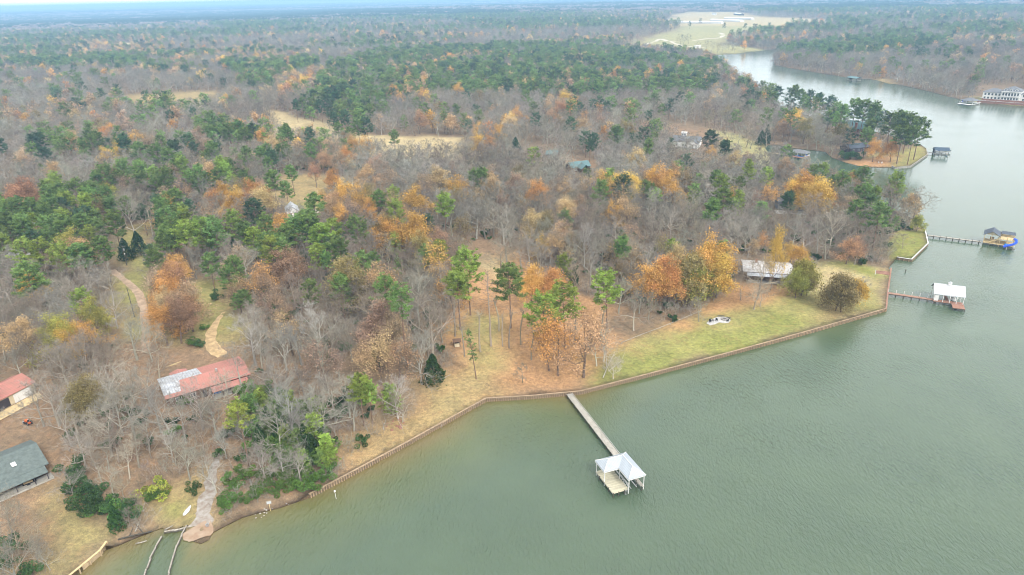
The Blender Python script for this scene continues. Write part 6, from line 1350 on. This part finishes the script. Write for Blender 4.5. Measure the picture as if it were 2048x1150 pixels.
# ================================================================== what sets each tree apart: its look, and where it stands by a thing one can find
LM = [('long grey pier', 1133, 790), ('tiny well house', 914, 692), ('seawall bend', 972, 803), ('stone fire pit', 1440, 642), ('brown lawn house', 1540, 545), ('red brown dock', 1774, 586), ('small walkway lawn', 1830, 495),
      ('pine point tip', 1835, 312), ('big orange point tree', 1760, 322), ('tall dark red house', 1706, 262), ('far point brown house', 1578, 225), ('cove walkway', 1538, 305), ('house with the white tower', 1370, 285), ('winged teal house', 1160, 340), ('small teal house', 1100, 315),
      ('wide tan field', 830, 305), ('narrow tan field end', 590, 262), ('white shed', 585, 430), ('brushy dry meadow', 650, 395), ('small pale woods clearing', 960, 500), ('grey two storey house', 1585, 408), ('red roofed house', 400, 780), ('sandy driveway', 425, 680),
      ('dirt lane', 270, 580), ('transformer pole', 254, 531), ('tan garage', 35, 800), ('green roofed house', 60, 940), ('gravel boat ramp', 410, 1000), ('old log slip', 350, 1065), ('wooded seawall corner', 620, 990), ('slanting seawall middle', 800, 899), ('pale drive among pines', 90, 440),
      ('far brown clearing', 350, 220), ('dark central pine wood', 1000, 170), ('western pine wood', 100, 135), ('lane under bare trees', 180, 370), ('blue parked car', 1452, 376), ('lot line fence rail', 1320, 660), ('black parked car', 1056, 331), ('bank board sign', 541, 1018)]
LMP = np.array([G(x, y)[:2] for _, x, y in LM])
CW = {'pine_tree': dict(b='bright green', g='mid green', d='dark green', y='yellow green'), 'bare_tree': dict(s='silver grey', g='dull grey', n='brown', p='pinkish grey', d='dark'), 'autumn_tree': dict(o='orange', y='golden yellow', r='rust red', l='olive', k='pink brown', g='greenish yellow', t='tan gold', e='russet'),
      'cedar_tree': dict(d='dark green', g='green', r='russet'), 'evergreen_shrub': dict(g='green', d='dark green', y='yellow flecked')}
FW = dict(P='pine', Y='bushy pine', T='long trunked pine', L='spindly leaning pine', B='bare tree', K='bare pole tree', D='leafless cypress', O='leafy tree', S='thinly leaved tree', R='round low tree', C='cone shaped cedar', E='evergreen bush')
CATS = dict(pine_tree='pine tree', bare_tree='bare tree', autumn_tree='autumn tree', cedar_tree='cedar tree', evergreen_shrub='shrub')
GRP = dict(pine_tree='pine trees of the lakeside woods', bare_tree='leafless trees of the lakeside woods', autumn_tree='trees still in autumn leaf', cedar_tree='dark cedars among the trees', evergreen_shrub='evergreen bushes under the trees')
ORD = ['', 'second', 'third', 'fourth', 'fifth', 'sixth', 'seventh', 'eighth', 'ninth', 'tenth', 'eleventh', 'twelfth', 'thirteenth', 'fourteenth', 'fifteenth', 'sixteenth', 'seventeenth', 'eighteenth', 'nineteenth', 'twentieth']
buck = {}
for d in INDIV:
    q = np.array([d['x'], d['y']]); dl = np.hypot(*(LMP-q).T); i = int(dl.argmin()); v = q-LMP[i]; vd = LMP[i]/np.hypot(*LMP[i]); dep_, lat = v@vd, v@np.array([vd[1], -vd[0]])
    if dl[i] < 4: rel = 'beside'
    elif abs(lat) > abs(dep_): rel = 'right of' if lat > 0 else 'left of'
    else: rel = 'behind' if dep_ > 0 else 'in front of'
    h = d['H']; k = d['k']; big_, small_ = dict(pine_tree=(19, 13.5), bare_tree=(14.2, 11.5), autumn_tree=(14, 11), cedar_tree=(8, 5.5), evergreen_shrub=(4.4, 2.9))[k]
    size = 'tall' if h > big_ else 'small' if h < small_ else 'middling'
    look = (size+' '+CW[k][d['c']]+' '+FW[d['t']]).replace('tall ', 'tall ' if k != 'evergreen_shrub' else 'large ', 1)
    buck.setdefault((look, rel, LM[i][0]), []).append((dl[i], d))
for (look, rel, lm), lst in buck.items():
    lst.sort(key=lambda t: t[0])
    for n_, (_, d) in enumerate(lst):
        if len(lst) == 1: lb = '%s %s the %s' % (look, rel, lm)
        elif n_ == 0: lb = 'closest %s %s the %s' % (look, rel, lm)
        else: lb = '%s, %s %s the %s' % (look, ORD[n_]+' one' if n_ else 'closest one', rel, lm)
        tag(d['root'], lb, CATS[d['k']], GRP[d['k']])
